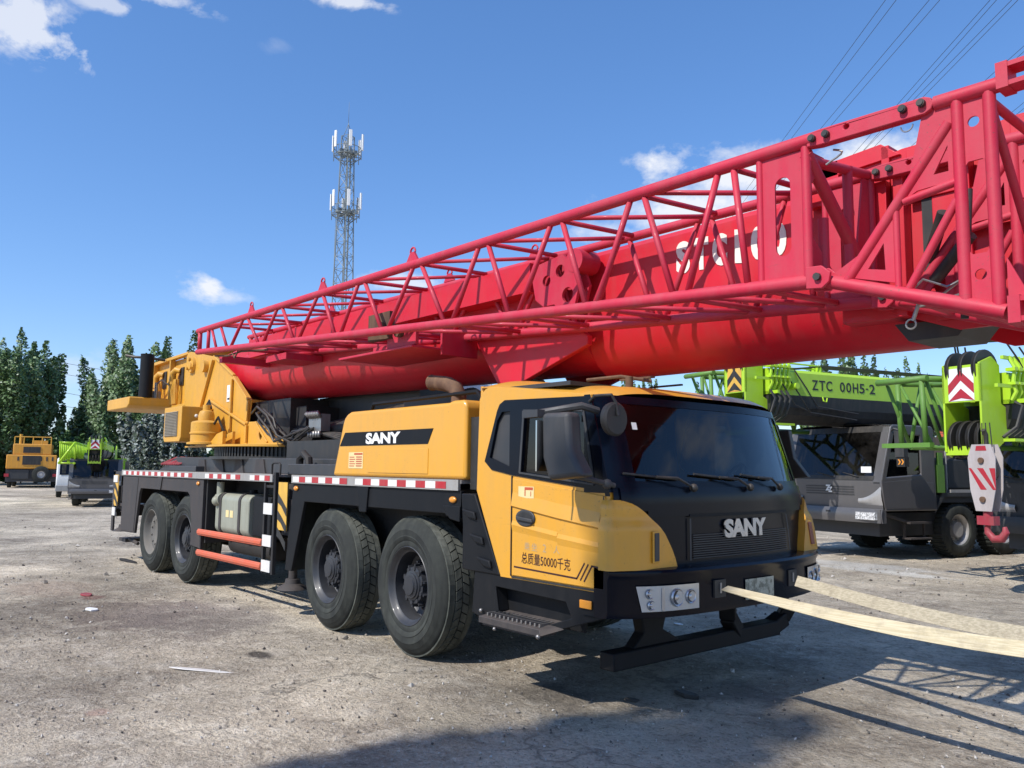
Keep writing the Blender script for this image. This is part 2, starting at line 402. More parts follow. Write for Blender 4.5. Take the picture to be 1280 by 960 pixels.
# fenders
def arch(name, y0, y1):
    mb = MB()
    mb.prism([(-2.06, 1.487), (.80, 1.487), (.80, 1.26), (.60, 1.27), (.58, 1.29), (-2.02, 1.29), (-2.28, .52), (-2.44, .52), (-2.30, 1.487)], y0, y1)
    for x in (-.78,): mb.prism([(x-.10, 1.487), (x+.12, 1.487), (x+.09, 1.24), (x-.04, 1.24)], y0-.018 if y0 < 1 else y1, y0 if y0 < 1 else y1+.018)
    mb.prism([(.56, 1.36), (.80, 1.36), (.80, 1.23), (.66, 1.25)], y0-.012 if y0 < 1 else y1, y0 if y0 < 1 else y1+.012)
    return mb
part('front_fender', arch('f', -.012, .03), 'black', bevel=.006)
part('front_fender', arch('f', 2.52, 2.562), 'black', bevel=.006)
def rear_fender(y0, y1):
    mb = MB()
    mb.prism([(-8.87, 1.487), (-8.87, .53), (-8.08, .55), (-7.92, 1.22), (-7.86, 1.29), (-5.66, 1.29), (-5.58, 1.25), (-5.46, .90), (-5.46, .56), (-5.06, .54), (-5.06, 1.487)], y0, y1)
    a, b = (y0-.015, y0) if y0 < 1 else (y1, y1+.015)
    mb.prism([(-6.98, 1.487), (-6.78, 1.487), (-6.84, 1.29), (-6.92, 1.29)], a, b)
    mb.prism([(-8.85, 1.46), (-8.0, 1.46), (-8.12, .57), (-8.85, .55)], a+.008 if y0 < 1 else a, b if y0 < 1 else b-.008)
    return mb
part('rear_fender', rear_fender(-.012, .03), 'frame', bevel=.006); part('rear_fender', rear_fender(2.52, 2.562), 'frame', bevel=.006)
mb = MB(); mb.grid(lambda u, v: (-2.36+v*.02+.0*u, .02+u*.44, .52+v*.9), 4, 4); part('mudflap', mb, 'rubber', fix=False)
# marker lamps
for (x, z) in ((.70, 1.41), (-2.22, 1.43), (-5.25, 1.42)):
    mb = MB(); mb.sph((x, -.02, z), (.05, .02, .028), 6); part('marker_lamp', mb, 'amber')

# ---- tank and rails
tk = MB()
def tankprof(x, k=1): return [(.10+(.30)*(1-math.cos(a))*1.0 if False else 0, 0) for a in (0,)]
pts = []
for cx, cz, a0 in ((.44, 1.21, 0), (.17, 1.21, 90), (.17, .87, 180), (.44, .87, 270)):
    for k in range(6): a = R(a0+k*18); pts.append((cx+.10*math.cos(a), cz+.10*math.sin(a)))
tk.prism(pts, -4.80, -3.70, 'x'); tank = part('fuel_tank', tk, 'tank', bevel=.015)
sc = .012
for x in (-4.62, -3.98):
    mb = MB(); p2 = [((y-.305)*1.04+.305, (z-1.04)*1.03+1.04) for y, z in pts]; mb.prism(p2, x-.035, x+.035, 'x'); mb.build('tank_strap', M['frame'], tank, O0)
mb = MB(); mb.cyl((-4.1, .3, 1.31), (-4.1, .3, 1.36), .05); mb.build('filler_cap', M['black'], tank, O0)
mb = MB(); mb.b2((-4.42, .066, 1.0), (-4.32, .069, 1.09)); mb.b2((-4.28, .066, 1.0), (-4.18, .069, 1.09)); mb.build('warning_sticker', M['stick'], tank, O0)
mb = MB(); mb.cyl((-4.78, .12, 1.22), (-4.64, .12, 1.22), .09, n=16); mb.cyl((-4.72, .10, 1.25), (-4.72, .10, 1.45), .05); mb.sph((-4.73, .06, 1.2), .07, 6); part('air_filter', mb, 'tank')
mb = MB(); mb.b2((-3.64, .10, .80), (-3.12, .55, 1.30)); part('battery_box', mb, 'black', bevel=.02)
mb = MB(); mb.cyl((-4.7, .35, .62), (-3.4, .35, .62), .12); part('air_reservoir', mb, 'dark')
for (za, zb) in ((.765, .775), (.49, .50)):
    mb = MB(); mb.beam((-5.12, -.03, za), (-3.04, -.03, zb), .03, .085); mb.beam((-5.12, -.045, za), (-3.04, -.045, zb), .02, .05); part('side_rail', mb, 'orange', bevel=.012)
mb = MB(); mb.b2((-5.08, -.02, .52), (-5.04, .0, .78)); part('rail_bracket', mb, 'dark')
mb = MB(); mb.b2((-3.06, -.02, .43), (-3.02, .02, 1.49)); mb.b2((-2.80, -.02, .43), (-2.75, .02, 1.60))
for z in (.50, .8, 1.12, 1.42): mb.b2((-3.02, -.01, z), (-2.80, .01, z+.03))
part('ladder', mb, 'dark')
mb = MB()
for z in (.45, .74, 1.11): mb.b2((-3.035, -.03, z), (-2.80, -.012, z+.13))
part('ladder_step', mb, 'tapew')
mb = MB(); mb.tube([(-2.9, 0, 1.575), (-2.9, 0, 1.69), (-2.86, 0, 1.71), (-2.72, 0, 1.71), (-2.68, 0, 1.69), (-2.68, 0, 1.575)], .012); part('grab_handle', mb, 'dark')

# ---- outriggers
def outrigger(x, lab):
    mb = MB(); mb.b2((x-.13, .03, 1.02), (x+.13, 2.52, 1.30)); mb.b2((x-.2, .5, .92), (x+.2, 2.05, 1.45)); ob = part('outrigger', mb, 'frame', bevel=.01)
    for ys in (0, 1):
        yy = .14 if ys == 0 else 2.41; sg = -1 if ys == 0 else 1
        mb = MB(); mb.cyl((x, yy, .92), (x, yy, 1.47), .085); mb.cyl((x, yy, .42+lab), (x, yy, .92), .075, n=16); mb.b2((x-.12, yy-.1, .89), (x+.12, yy+.1, .94)); mb.cyl((x, yy, .2+lab), (x, yy, .45+lab), .05); mb.build('jack_cylinder', M['frame'], ob, O0)
        mb = MB(); mb.lathe([(0, .20), (.08, .20), (.09, .15), (.16, .11), (.175, .085), (0, .085)], (x, yy, lab), 24, ax='z'); mb.build('foot_pad', M['frame'], ob, O0)
        ye = -.02 if ys == 0 else 2.57
        mb = MB()
        a = (x-.115, .95); w, h = .23, .54
        mb.b2((x-.115, ye-.004, .95), (x+.115, ye+.004, 1.49), 0)
        for k in range(3):       # curved black hazard bands
            z0 = 1.36-k*.19
            mb.prism([(x-.115, z0), (x-.02, z0-.06), (x+.115, z0-.16), (x+.115, z0-.25), (x-.02, z0-.14), (x-.115, z0-.10)], ye+sg*.004, ye+sg*.008, mi=1)
        mb.build('hazard_plate', [M['yelstripe'], M['blk']], ob, O0)
    return ob
outrigger(-2.54, .20); outrigger(-9.22, .42)
mb = MB(); mb.b2((-9.52, -.0, .50), (-9.40, .03, 1.56)); mb.b2((-9.52, 0, 1.47), (-8.92, .06, 1.55)); mb.b2((-9.4, .02, .95), (-8.95, .05, 1.0)); mb.b2((-9.6, .05, .75), (-9.48, 2.5, .95)); mb.b2((-9.0, .05, 1.0), (-8.9, 2.5, 1.5)); part('rear_frame', mb, 'frame')
mb = MB(); mb.b2((-9.36, -.04, 1.36), (-9.12, -.02, 1.48)); mb.b2((-9.36, -.04, .78), (-9.18, -.02, .92)); part('rear_reflector', mb, 'tapew')
mb = MB(); mb.tube([(-9.9, .4, .32), (-9.2, .25, .36), (-8.9, .3, .30)], .03); mb.b2((-9.7, .2, .3), (-9.3, .6, .36)); part('tow_bar', mb, 'frame')

# ---- equipment on the deck
mb = MB(); mb.prism([(-8.2, 1.575), (-7.3, 1.80), (-1.75, 1.76), (-1.55, 1.575)], .35, 2.2); mb.b2((-2.75, .12, 1.575), (-1.5, .30, 1.70)); mb.b2((-7.2, .2, 1.575), (-6.0, .35, 1.66)); part('subframe', mb, 'dgrey', bevel=.01)
for x in (-6.3, -5.6, -4.9, -4.2): 
    mb = MB(); mb.prism([(x, 1.575), (x+.35, 1.575), (x+.28, 1.76), (x+.06, 1.76)], .33, .348); part('bracket', mb, 'frame')
mb = MB(); mb.tube([(-2.62, .2, 1.575), (-2.60, .2, 1.76), (-2.5, .2, 1.82), (-2.38, .2, 1.76), (-2.35, .2, 1.575)], .045); part('lifting_eye', mb, 'dark')
mb = MB()
for k in range(9): mb.tube([(-7.9+k*.1, .3, 1.68), (-7.8+k*.11, .5+.1*math.sin(k), 1.79), (-7.4+k*.1, .9, 1.75)], .018, 6)
part('hose', mb, 'hookred')

# ---- slewing ring
RX, RY, RR = -5.1, 1.275, 1.1
ring = MB(); ring.cyl((RX, RY, 1.76), (RX, RY, 1.80), 1.14, n=72); ring.cyl((RX, RY, 1.80), (RX, RY, 1.935), 1.02, n=72)
for k in range(120):
    a = 2*math.pi*k/120; ring.box((RX+1.04*math.cos(a), RY+1.04*math.sin(a), 1.865), (.07, .026, .13), a)
part('slewing_ring', ring, 'pin')
mb = MB(); mb.cyl((RX, RY, 1.936), (RX, RY, 1.965), 1.16, n=72); mb.b2((-7.75, .62, 1.966), (-4.0, 1.93, 1.99)); part('turntable', mb, 'yellow2')

# ---- superstructure side plates
SP = [(-10.05, 2.72), (-10.05, 3.62), (-8.0, 3.63), (-6.80, 3.42), (-5.95, 3.04), (-5.33, 2.64), (-5.40, 2.32), (-5.05, 2.31), (-4.6, 1.98), (-7.55, 1.99), (-7.62, 2.3), (-8.0, 2.62)]
for i, y in enumerate((.72, 1.80)):
    mb = MB(); out = -1 if i == 0 else 1
    SPa = [(-8.15, 2.62), (-8.15, 3.62)] + SP[2:]
    me = plate_mesh(SPa[:-1]+[(-8.02, 2.60)], [circ(-4.95, 2.12, .055, 16, .08)], .03); mb.mesh2(me, xz(y+.015))
    # rear bay: back wall and ribs
    mb.b2((-10.05, y+.10, 2.72), (-8.15, y+.13, 3.58)) if i == 0 else mb.b2((-10.05, y-.13, 2.72), (-8.15, y-.10, 3.58))
    yo, yi = (y, y+.10) if i == 0 else (y-.10, y+.03)
    mb.prism([(-10.07, 3.62), (-8.15, 3.65), (-8.15, 3.60), (-10.07, 3.56)], yo, yi); mb.b2((-10.05, yo, 2.70), (-8.15, yi, 2.74))
    for x in (-10.05, -9.1, -8.2): mb.b2((x, yo+.002, 2.74), (x+.05, yi-.002, 3.585))
    f0, f1 = (y-.05, y) if i == 0 else (y+.03, y+.08)
    def rib(a, b): mb.beam((a[0], (f0+f1)/2, a[1]), (b[0], (f0+f1)/2, b[1]), .05, .035)
    rib((-6.86, 3.38), (-7.32, 2.62)); rib((-6.95, 2.74), (-5.4, 2.28)); rib((-6.03, 3.00), (-6.03, 2.02)); rib((-5.95, 3.03), (-5.36, 2.64)); rib((-6.80, 3.43), (-5.95, 3.05)); rib((-5.40, 2.33), (-5.36, 2.64)); rib((-5.05, 2.30), (-4.62, 2.0)); rib((-5.40, 2.01), (-5.40, 2.27))
    mb.prism([(-4.62, 1.99), (-4.03, 1.99), (-5.0, 2.27)], (f0+f1)/2, (f0+f1)/2+.06)
    part('side_plate', mb, 'yellow2', bevel=.006)
mb = MB(); mb.b2((-10.0, .83, 2.74), (-9.96, 1.70, 3.55)); mb.b2((-8.1, .78, 3.58), (-6.9, 1.79, 3.60)); mb.b2((-7.6, .78, 2.0), (-7.56, 1.79, 2.6)); mb.cyl((-7.2, .64, 3.3), (-7.2, 1.9, 3.3), .1); part('cross_member', mb, 'yellow2')
mb = MB(); mb.lathe([(0, -.07), (.07, -.07), (.08, -.05), (.13, -.05), (.14, -.01), (.14, 0)], (-7.85, .72, 3.38), 20)
for k in range(3):
    a = R(90+120*k); mb.cyl((-7.85+.1*math.cos(a), .68, 3.38+.1*math.sin(a)), (-7.85+.1*math.cos(a), .63, 3.38+.1*math.sin(a)), .03)
part('boom_pin', mb, 'yellow2')
mb = MB()
for x in (-9.72, -8.78):
    mb.tube([(x-.12, .74, 2.75), (x-.12, .73, 3.2), (x-.08, .72, 3.33), (x+.02, .74, 3.38), (x+.08, .80, 3.36)], .055, 10); mb.cyl((x+.13, .74, 3.2), (x+.10, .73, 2.75), .03, n=8); mb.cyl((x-.12, .73, 3.12), (x-.12, .73, 3.17), .075, n=12)
    for k in range(4): mb.tube([(x+.02+k*.05, .70, 2.76), (x-.05+k*.07, .69, 3.0), (x+.05+k*.03, .70, 3.2)], .012, 5)
part('hydraulic_pipe', mb, 'yellow2')
mb = MB()
for x in (-9.62, -8.68): mb.b2((x-.09, .80, 3.1), (x+.12, .818, 3.42))
part('pipe_opening', mb, 'blk')
mb = MB(); mb.b2((-6.25, .712, 2.66), (-6.04, .719, 2.92)); mb.b2((-6.22, .710, 2.69), (-6.07, .713, 2.72), 1)
part('warning_sticker', mb, ['decalw', 'frame'])
# counterweight, exhaust stack, cooler, slew motor
mb = MB(); mb.prism([(-10.25, 2.66), (-9.0, 2.66), (-8.88, 2.72), (-8.88, 2.86), (-10.25, 2.86)], .0, 2.55); part('counterweight', mb, 'yellow2', bevel=.02)
mb = MB(); mb.cyl((-8.98, .30, 2.861), (-8.98, .30, 3.62), .115, n=24); mb.lathe([(.115, 0), (.118, .02), (.095, .02), (.09, -.1), (0, -.1)], (-8.98, .30, 3.62), 24, ax='z'); part('cylinder_post', mb, 'black')
mb = MB(); mb.tube([(-9.3, .7, 3.60), (-9.3, .4, 3.62), (-9.45, .2, 3.63), (-9.6, .1, 3.66)], .025); part('pipe_arm', mb, 'pin')
mb = MB(); mb.b2((-9.3, .42, 2.87), (-9.1, .6, 3.0)); mb.cyl((-9.05, .5, 2.87), (-9.05, .5, 3.15), .03); mb.tube([(-9.05, .5, 3.1), (-8.95, .55, 3.2), (-8.9, .68, 3.1)], .015); part('valve', mb, 'steel')
mb = MB(); mb.prism([(-7.62, 2.1), (-7.56, 2.04), (-6.86, 2.04), (-6.80, 2.1), (-6.80, 2.60), (-7.62, 2.60)], .22, .70); cool = part('oil_cooler', mb, 'yellow2', bevel=.01)
mb = MB(); mb.b2((-7.54, .210, 2.13), (-6.95, .222, 2.52))
for k in range(16): mb.box((-7.245, .205, 2.145+k*.0245), (.58, .02, .005), Matrix.Rotation(.5, 3, 'X'))
mb.build('grille', M['grille'], cool, O0)
mb = MB()
for z in (2.15, 2.3, 2.45): mb.sph((-6.79, .45, z), .03, 5)
mb.build('bolt', M['tapew'], cool, O0)
mb = MB(); c = (-6.35, .45)
mb.lathe([(0, 1.99), (.27, 1.99), (.27, 2.02), (.22, 2.03), (.22, 2.14), (.235, 2.15), (.235, 2.17), (.22, 2.18), (.22, 2.32), (.20, 2.34), (.12, 2.36), (.12, 2.44), (.10, 2.50), (.06, 2.52), (.06, 2.60), (0, 2.60)], (c[0], c[1], 0), 24, ax='z'); part('slewing_motor', mb, 'yellow2')
mb = MB(); mb.prism([(-6.2, 1.99), (-5.66, 1.99), (-5.66, 2.18), (-5.9, 2.14)], .45, .50); mb.prism([(-6.2, 1.99), (-5.66, 1.99), (-5.66, 2.18), (-5.9, 2.14)], .60, .64); part('bracket', mb, 'yellow2')
mb = MB()
for k in range(6): mb.tube([(-6.7+.03*k, .52, 2.2), (-6.72+.05*k, .50, 2.42), (-6.5+.03*k, .48, 2.58+.02*k), (-6.3, .5, 2.55)], .015, 6)
mb.tube([(-6.15, .5, 2.3), (-6.0, .5, 2.4), (-5.95, .55, 2.25), (-5.9, .6, 2.1)], .02, 6)
part('hose', mb, 'hose')

# ---- hydraulics under the boom
mb = MB(); mb.cyl((-3.9, YC, 2.12), (-.7, YC, 2.38), .17, n=24); mb.cyl((-3.9, YC-.3, 2.12), (-3.9, YC+.3, 2.12), .12); part('lift_cylinder', mb, 'hose')
mb = MB(); mb.cyl((-.7, YC, 2.38), (.35, YC, 2.47), .11, n=20); part('piston_rod', mb, 'steel')
mb = MB(); mb.b2((-4.6, .9, 1.99), (-3.7, 1.75, 2.2)); mb.b2((-4.4, .95, 2.2), (-4.0, 1.7, 2.5)); part('cylinder_bracket', mb, 'dark')
mb = MB(); mb.b2((-3.45, .72, 2.12), (-3.12, .85, 2.34)); 
for k in range(5): mb.cyl((-3.42+.07*k, .72, 2.30), (-3.42+.07*k, .66, 2.36), .03, n=8); mb.cyl((-3.40+.07*k, .7, 2.12), (-3.40+.07*k, .7, 2.04), .022, n=8)
part('valve_block', mb, 'steel')
mb = MB()
for k in range(8):
    y = .60+.06*(k % 4); s_ = .1*math.sin(k*2.1); mb.tube([(-5.0+.04*k, y, 2.42), (-4.7+s_, y-.05, 2.50-.04*k), (-4.3+s_, y-.08, 2.36-.05*k), (-4.0-s_, y-.06, 2.08-.02*k), (-3.7+s_, y, 1.98+.03*k), (-3.3, y+.05, 2.16)], .016, 6)
for k in range(4): mb.tube([(-3.2, .75+.03*k, 2.1), (-2.6, .8, 1.98+.03*k), (-2.0, .9, 2.15+.03*k), (-1.3, 1.0, 2.3)], .02, 6)
part('hose', mb, 'hose')
mb = MB(); mb.b2((-3.6, .5, 1.76), (-1.6, 2.1, 1.99)); mb.b2((-1.58, .25, 1.58), (-1.46, 2.3, 2.10)); mb.cyl((-3.4, 1.0, 2.12), (-.9, 1.0, 2.30), .12); mb.b2((-4.6, 1.45, 1.9), (-2.0, 2.3, 2.66)); mb.b2((-6.6, .86, 2.0), (-4.3, 1.70, 2.62)); mb.b2((-1.5, .9, 2.0), (.9, 2.3, 2.42)); part('hydraulics_dark_fill', mb, 'blk')  # hydraulics plus black blocks added to darken the gaps below boom and between plates
# operator cab on the far side
mb = MB(); mb.prism([(-3.9, 1.99), (-2.15, 1.99), (-1.95, 2.3), (-2.3, 3.2), (-3.9, 3.2)], 2.0, 2.72); oc = part('operator_cab', mb, 'white', bevel=.03)
mb = MB(); mb.prism([(-2.9, 2.35), (-2.15, 2.35), (-2.42, 3.08), (-2.9, 3.08)], 1.99, 1.998); mb.prism([(-3.75, 2.35), (-3.0, 2.35), (-3.0, 3.08), (-3.75, 3.08)], 1.99, 1.998); mb.build('window', M['gloss'], oc, O0)

# ---- boom
def ushape(w, zt, zf, zb, n=10):
    h = w/2; p = [(YC-h, zf)]
    for k in range(1, n):
        a = math.pi*k/n; p.append((YC-h*math.cos(a), zf-(zf-zb)*math.sin(a)**.9))
    p += [(YC+h, zf), (YC+h, zt-.05), (YC+h-.05, zt), (YC-h+.05, zt), (YC-h, zt-.05)]
    return p
boom = MB()
def sec(mb, st, mi=0):
    prs = [ushape(*s[1:]) for s in st]; n = len(prs[0]); vs = [(s[0], p[0], p[1]) for s, pr in zip(st, prs) for p in pr]
    for i in range(len(st)-1): mb.add(vs[i*n:(i+2)*n], [(k, (k+1) % n, n+(k+1) % n, n+k) for k in range(n)], mi, True)
    mb.add(vs[:n], [tuple(range(n-1, -1, -1))], mi); mb.add(vs[-n:], [tuple(range(n))], mi)
sec(boom, [(-7.6, .92, 3.40, 3.1, 2.85), (-5.6, .93, 3.54, 3.08, 2.66), (1.36, .93, 3.59, 3.08, 2.53)])
sec(boom, [(1.36, .80, 3.55, 3.08, 2.47), (4.3, .80, 3.56, 3.06, 2.47)])
bo = part('boom', boom, 'red')
mb = MB()
mb.b2((-5.2, .60, 3.24), (.95, .815, 3.50)); mb.b2((-5.2, 1.735, 3.24), (.95, 1.93, 3.50))
for y in (YC-.49, YC+.465): mb.prism([(-1.0, 3.52), (-1.0, 3.56), (1.05, 3.58), (1.05, 3.54)], y, y+.025)
for y in (YC-.478, YC+.465): mb.prism([(-5.4, 3.12), (-5.4, 3.15), (1.0, 3.13), (1.0, 3.10)], y, y+.013)
mb.build('stiffener', M['red'], bo, O0)
for s in (-1, 1):
    mb = MB(); y = YC+s*.50
    mb.prism([(-.06, 3.0), (.36, 2.44), (.56, 2.42), (1.52, 2.72), (1.52, 2.80), (1.30, 2.95), (1.38, 3.58), (1.0, 3.60), (.95, 3.02)], y-.03, y+.03)
    mb.prism([(.52, 2.44), (1.50, 2.735), (1.50, 2.68), (.54, 2.36)], y-.09, y+.09) if False else None
    mb.build('collar_plate', M['red'], bo, O0, bevel=.008)
mb = MB(); me = plate_mesh([(1.02, 3.15), (1.12, 3.08), (1.26, 3.08), (1.36, 2.98), (1.50, 3.02), (1.56, 3.22), (1.50, 3.36), (1.36, 3.50), (1.05, 3.46), (.98, 3.32)], [circ(1.16, 3.30, .05), circ(1.33, 3.36, .055), circ(1.42, 3.14, .065)], .03); mb.mesh2(me, xz(.62)); mb.mesh2(me, xz(.74)); mb.cyl((1.50, .6, 3.42), (1.50, .82, 3.42), .10, n=20)
mb.build('jib_bracket', M['redjib'], bo, O0)
mb = MB(); mb.b2((-1.5, .06, 2.80), (-.10, .80, 2.825)); mb.b2((-.6, .1, 2.831), (-.1, .14, 3.02)); mb.b2((-.12, .40, 2.76), (-.09, .84, 3.02)); mb.b2((-1.2, .3, 2.831), (-.7, .8, 2.93)); mb.build('jib_support', M['redjib'], bo, O0, bevel=.006)
mb = MB(); mb.cyl((-.62, .03, 3.05), (-.62, .2, 3.05), .05); mb.b2((-.9, .06, 2.93), (-.5, .12, 3.2)); mb.cyl((-.35, .05, 2.98), (-.35, .16, 2.98), .06); mb.build('locking_pin', M['rust'], bo, O0)
mb = MB(); mb.b2((-5.0, .1, 3.10), (-4.9, .8, 3.2)); mb.build('jib_support', M['redjib'], bo, O0)
mb = MB(); mb.b2((-3.9, .3, 3.02), (-3.3, .8, 3.1)); mb.build('jib_support', M['redjib'], bo, O0)
# lettering on the boom
mb = MB(); yl = .872; DZ = -.008
def bt(ch, x0, x1, z0, z1, sl=-.01):
    me = text_mesh(ch, 1, .055, .002); place_text(mb, me, (x0, yl, z0+DZ), (x1-x0, 0, sl), (.0, 0, z1-z0), (0, -.0015, 0))
bt('S', 2.355, 2.485, 3.20, 3.455); bt('T', 2.525, 2.655, 3.20, 3.45); bt('C', 2.69, 2.82, 3.20, 3.445); bt('I', 2.885, 2.945, 3.19, 3.44); bt('0', 3.02, 3.15, 3.18, 3.43); bt('0', 3.17, 3.30, 3.18, 3.425)
mb.build('lettering', M['letter'], bo, O0)
# boom head
hd = MB()
for y in (.82, 1.70):
    me = plate_mesh([(3.75, 2.75), (3.75, 3.60), (4.12, 3.66), (5.9, 3.66), (6.15, 3.45), (6.05, 2.75), (5.6, 2.50), (4.4, 2.50)], [circ(4.86, 3.25, .055), circ(5.35, 2.9, .12)], .03); hd.mesh2(me, xz(y+.015))
hd.b2((3.7, .84, 2.62), (4.75, 1.70, 3.55)); hd.b2((4.0, .80, 3.2), (4.05, 1.75, 3.7)); hd.b2((4.6, .84, 3.60), (5.9, 1.7, 3.64))
hd.prism([(3.4, 3.58), (3.46, 3.68), (4.0, 3.72), (4.12, 3.62)], .80, .86); hd.b2((3.80, .74, 3.10), (4.05, .818, 3.46)); hd.b2((3.5, .80, 3.42), (3.72, .86, 3.70))
hd.b2((4.10, .72, 2.6), (4.16, .82, 3.5)); hd.b2((4.45, .74, 2.55), (4.52, .82, 3.6)); hd.prism([(4.3, 2.56), (4.75, 2.56), (4.75, 3.0), (4.6, 3.3), (4.3, 3.3)], .775, .80); hd.b2((4.75, .70, 2.55), (5.6, .80, 3.62)); hd.b2((4.17, .76, 3.3), (4.45, .80, 3.62))
bh = hd.build('boom_head', M['red'], bo, O0, bevel=.006)
mb = MB(); mb.prism([(4.02, 2.58), (4.10, 2.47), (4.38, 2.47), (4.46, 2.57)], .86, 1.30); mb.build('wear_pad', M['blk'], bo, O0)
mb = MB()
for y in (1.0, 1.13, 1.26, 1.39, 1.52):
    mb.lathe([(.05, -.04), (.28, -.04), (.30, -.03), (.26, 0), (.30, .03), (.28, .04), (.05, .04)], (5.65, y, 3.3), 32); mb.lathe([(.05, -.04), (.28, -.04), (.30, -.03), (.26, 0), (.30, .03), (.28, .04), (.05, .04)], (5.7, y, 2.75), 32)
mb.build('sheave', M['pin'], bo, O0)
mb = MB(); mb.b2((4.24, .78, 2.80), (4.30, .818, 3.40)); mb.b2((4.56, .78, 2.9), (4.66, .818, 3.05)); mb.cyl((4.3, .70, 2.9), (4.45, .55, 3.12), .035); mb.cyl((4.36, .62, 2.76), (4.6, .5, 2.95), .035); mb.cyl((4.55, .5, 2.5), (4.6, .5, 3.2), .02); mb.build('cable_end', M['blk'], bo, O0)
mb = MB(); mb.tube([(4.42, .12, 2.60), (4.5, .12, 2.66), (4.62, .1, 2.60), (4.7, .1, 2.63), (4.56, .14, 2.56), (4.46, .12, 2.52), (4.72, .1, 2.56)], .006, 6); mb.build('safety_wire', M['steel'], bo, O0)

# ---- lattice jib
jib = MB()
YN, YF = -.05, .70
def zl(x): return 3.285-.0613*(x+5.45)
ZU = 3.515
for y, rc in ((YN, .041), (YF, .035)):
    jib.cyl((-5.45, y, 3.585), (0, y, 3.535), rc, n=12); jib.cyl((0, y, 3.535), (4.02, y, 3.505), rc, n=12)
jb = part('lattice_jib', jib, 'redjib')
def zu(x): return 3.535-(.0092*x if x < 0 else .0075*x)
mb = MB()
for y in (YN, YF): mb.cyl((-5.45, y, zl(-5.45)), (4.02, y, zl(4.02)), .040, n=12)
mb.build('lower_chord', M['redjib'], jb, O0)
tops = [-4.68, -3.78, -2.77, -1.75, -.87, .13, 1.10, 1.97, 2.75, 3.45]
bots = [-4.29, -3.27, -2.3, -1.33, -.4, .63, 1.49, 2.33, 3.1, 3.64]
for y in (YN, YF):
    mb = MB(); br = .021; sh = .42 if y == YF else 0
    for i, t in enumerate(tops):
        t += 0
        g = .05
        mb.cyl((t+g, y, zu(t)), (bots[i]-g, y, zl(bots[i])), br, n=8)
        pb = bots[i-1] if i else -5.15
        if i: mb.cyl((t-g, y, zu(t)), (pb+g, y, zl(pb)), br, n=8)
    mb.build('side_brace', M['redjib'], jb, O0)
    for xa, xb, r_ in ((-5.38, -5.38, .032), (-5.05, -5.05, .026), (-4.95, -4.72, .02)):
        mb = MB(); mb.cyl((xa, y, zu(xa)), (xb, y, zl(xb)), r_, n=8); mb.build('end_post', M['redjib'], jb, O0)
for top in (1, 0):
    mb = MB(); nodes = tops if top else bots; zf = zu if top else zl
    for i, t in enumerate(nodes):
        mb.cyl((t, YN, zf(t)), (t+.12, YF, zf(t)), .020, n=8)
        if i < len(nodes)-1: mb.cyl((t+.05, YN, zf(t)), (nodes[i+1]+.05, YF, zf(nodes[i+1])), .018, n=8)
    mb.build('cross_brace', M['redjib'], jb, O0)
mb = MB()
for x, y in ((-3.6, YN), (-1.7, YN), (.05, YN), (-2.9, YF), (-.4, YF), (.9, YF)):
    mb.prism([(x-.09, zu(x)+.04), (x+.09, zu(x)+.04), (x+.03, zu(x)+.12), (x-.03, zu(x)+.12)], y-.01, y+.01)
    mb.tube([(x+.04*math.cos(a), y, zu(x)+.12+.045*math.sin(a)) for a in [math.pi*k/6 for k in range(7)]], .009, 6)
mb.build('lifting_lug', M['redjib'], jb, O0)
# end frame at x 3.67..3.98
for y in (YN, YF):
    mb = MB(); me = plate_mesh([(3.69, 2.76), (3.96, 2.74), (3.96, 3.46), (3.69, 3.47)], [slot(3.825, 2.93, 3.29, .048)], .012); mb.mesh2(me, xz(y)); mb.cyl((3.68, y, 2.75), (3.68, y, 3.48), .022, n=10); mb.cyl((3.97, y, 2.74), (3.97, y, 3.48), .028, n=10)
    mb.build('end_plate', M['redjib'], jb, O0)
mb = MB(); x = 3.97
mb.cyl((x, YN, 3.40), (x, YF, 3.50), .03); mb.cyl((x, YN, 2.78), (x, YF, 2.78), .03); mb.cyl((x, YN, 3.44), (x, YF-.02, 2.80), .036); mb.cyl((x, .42, 2.78), (x, .42, 3.48), .03); mb.cyl((x, .12, 2.78), (x, .12, 3.1), .03)
mb.prism([(YN, 3.46), (.14, 3.46), (YN, 3.22)], x-.006, x+.006, 'x'); mb.prism([(YN, 2.78), (.25, 2.78), (YN, 3.0)], x-.006, x+.006, 'x'); mb.prism([(.46, 2.8), (.68, 2.8), (.68, 3.46), (.60, 3.46)], x-.006, x+.006, 'x')
mb.build('end_brace', M['redjib'], jb, O0)
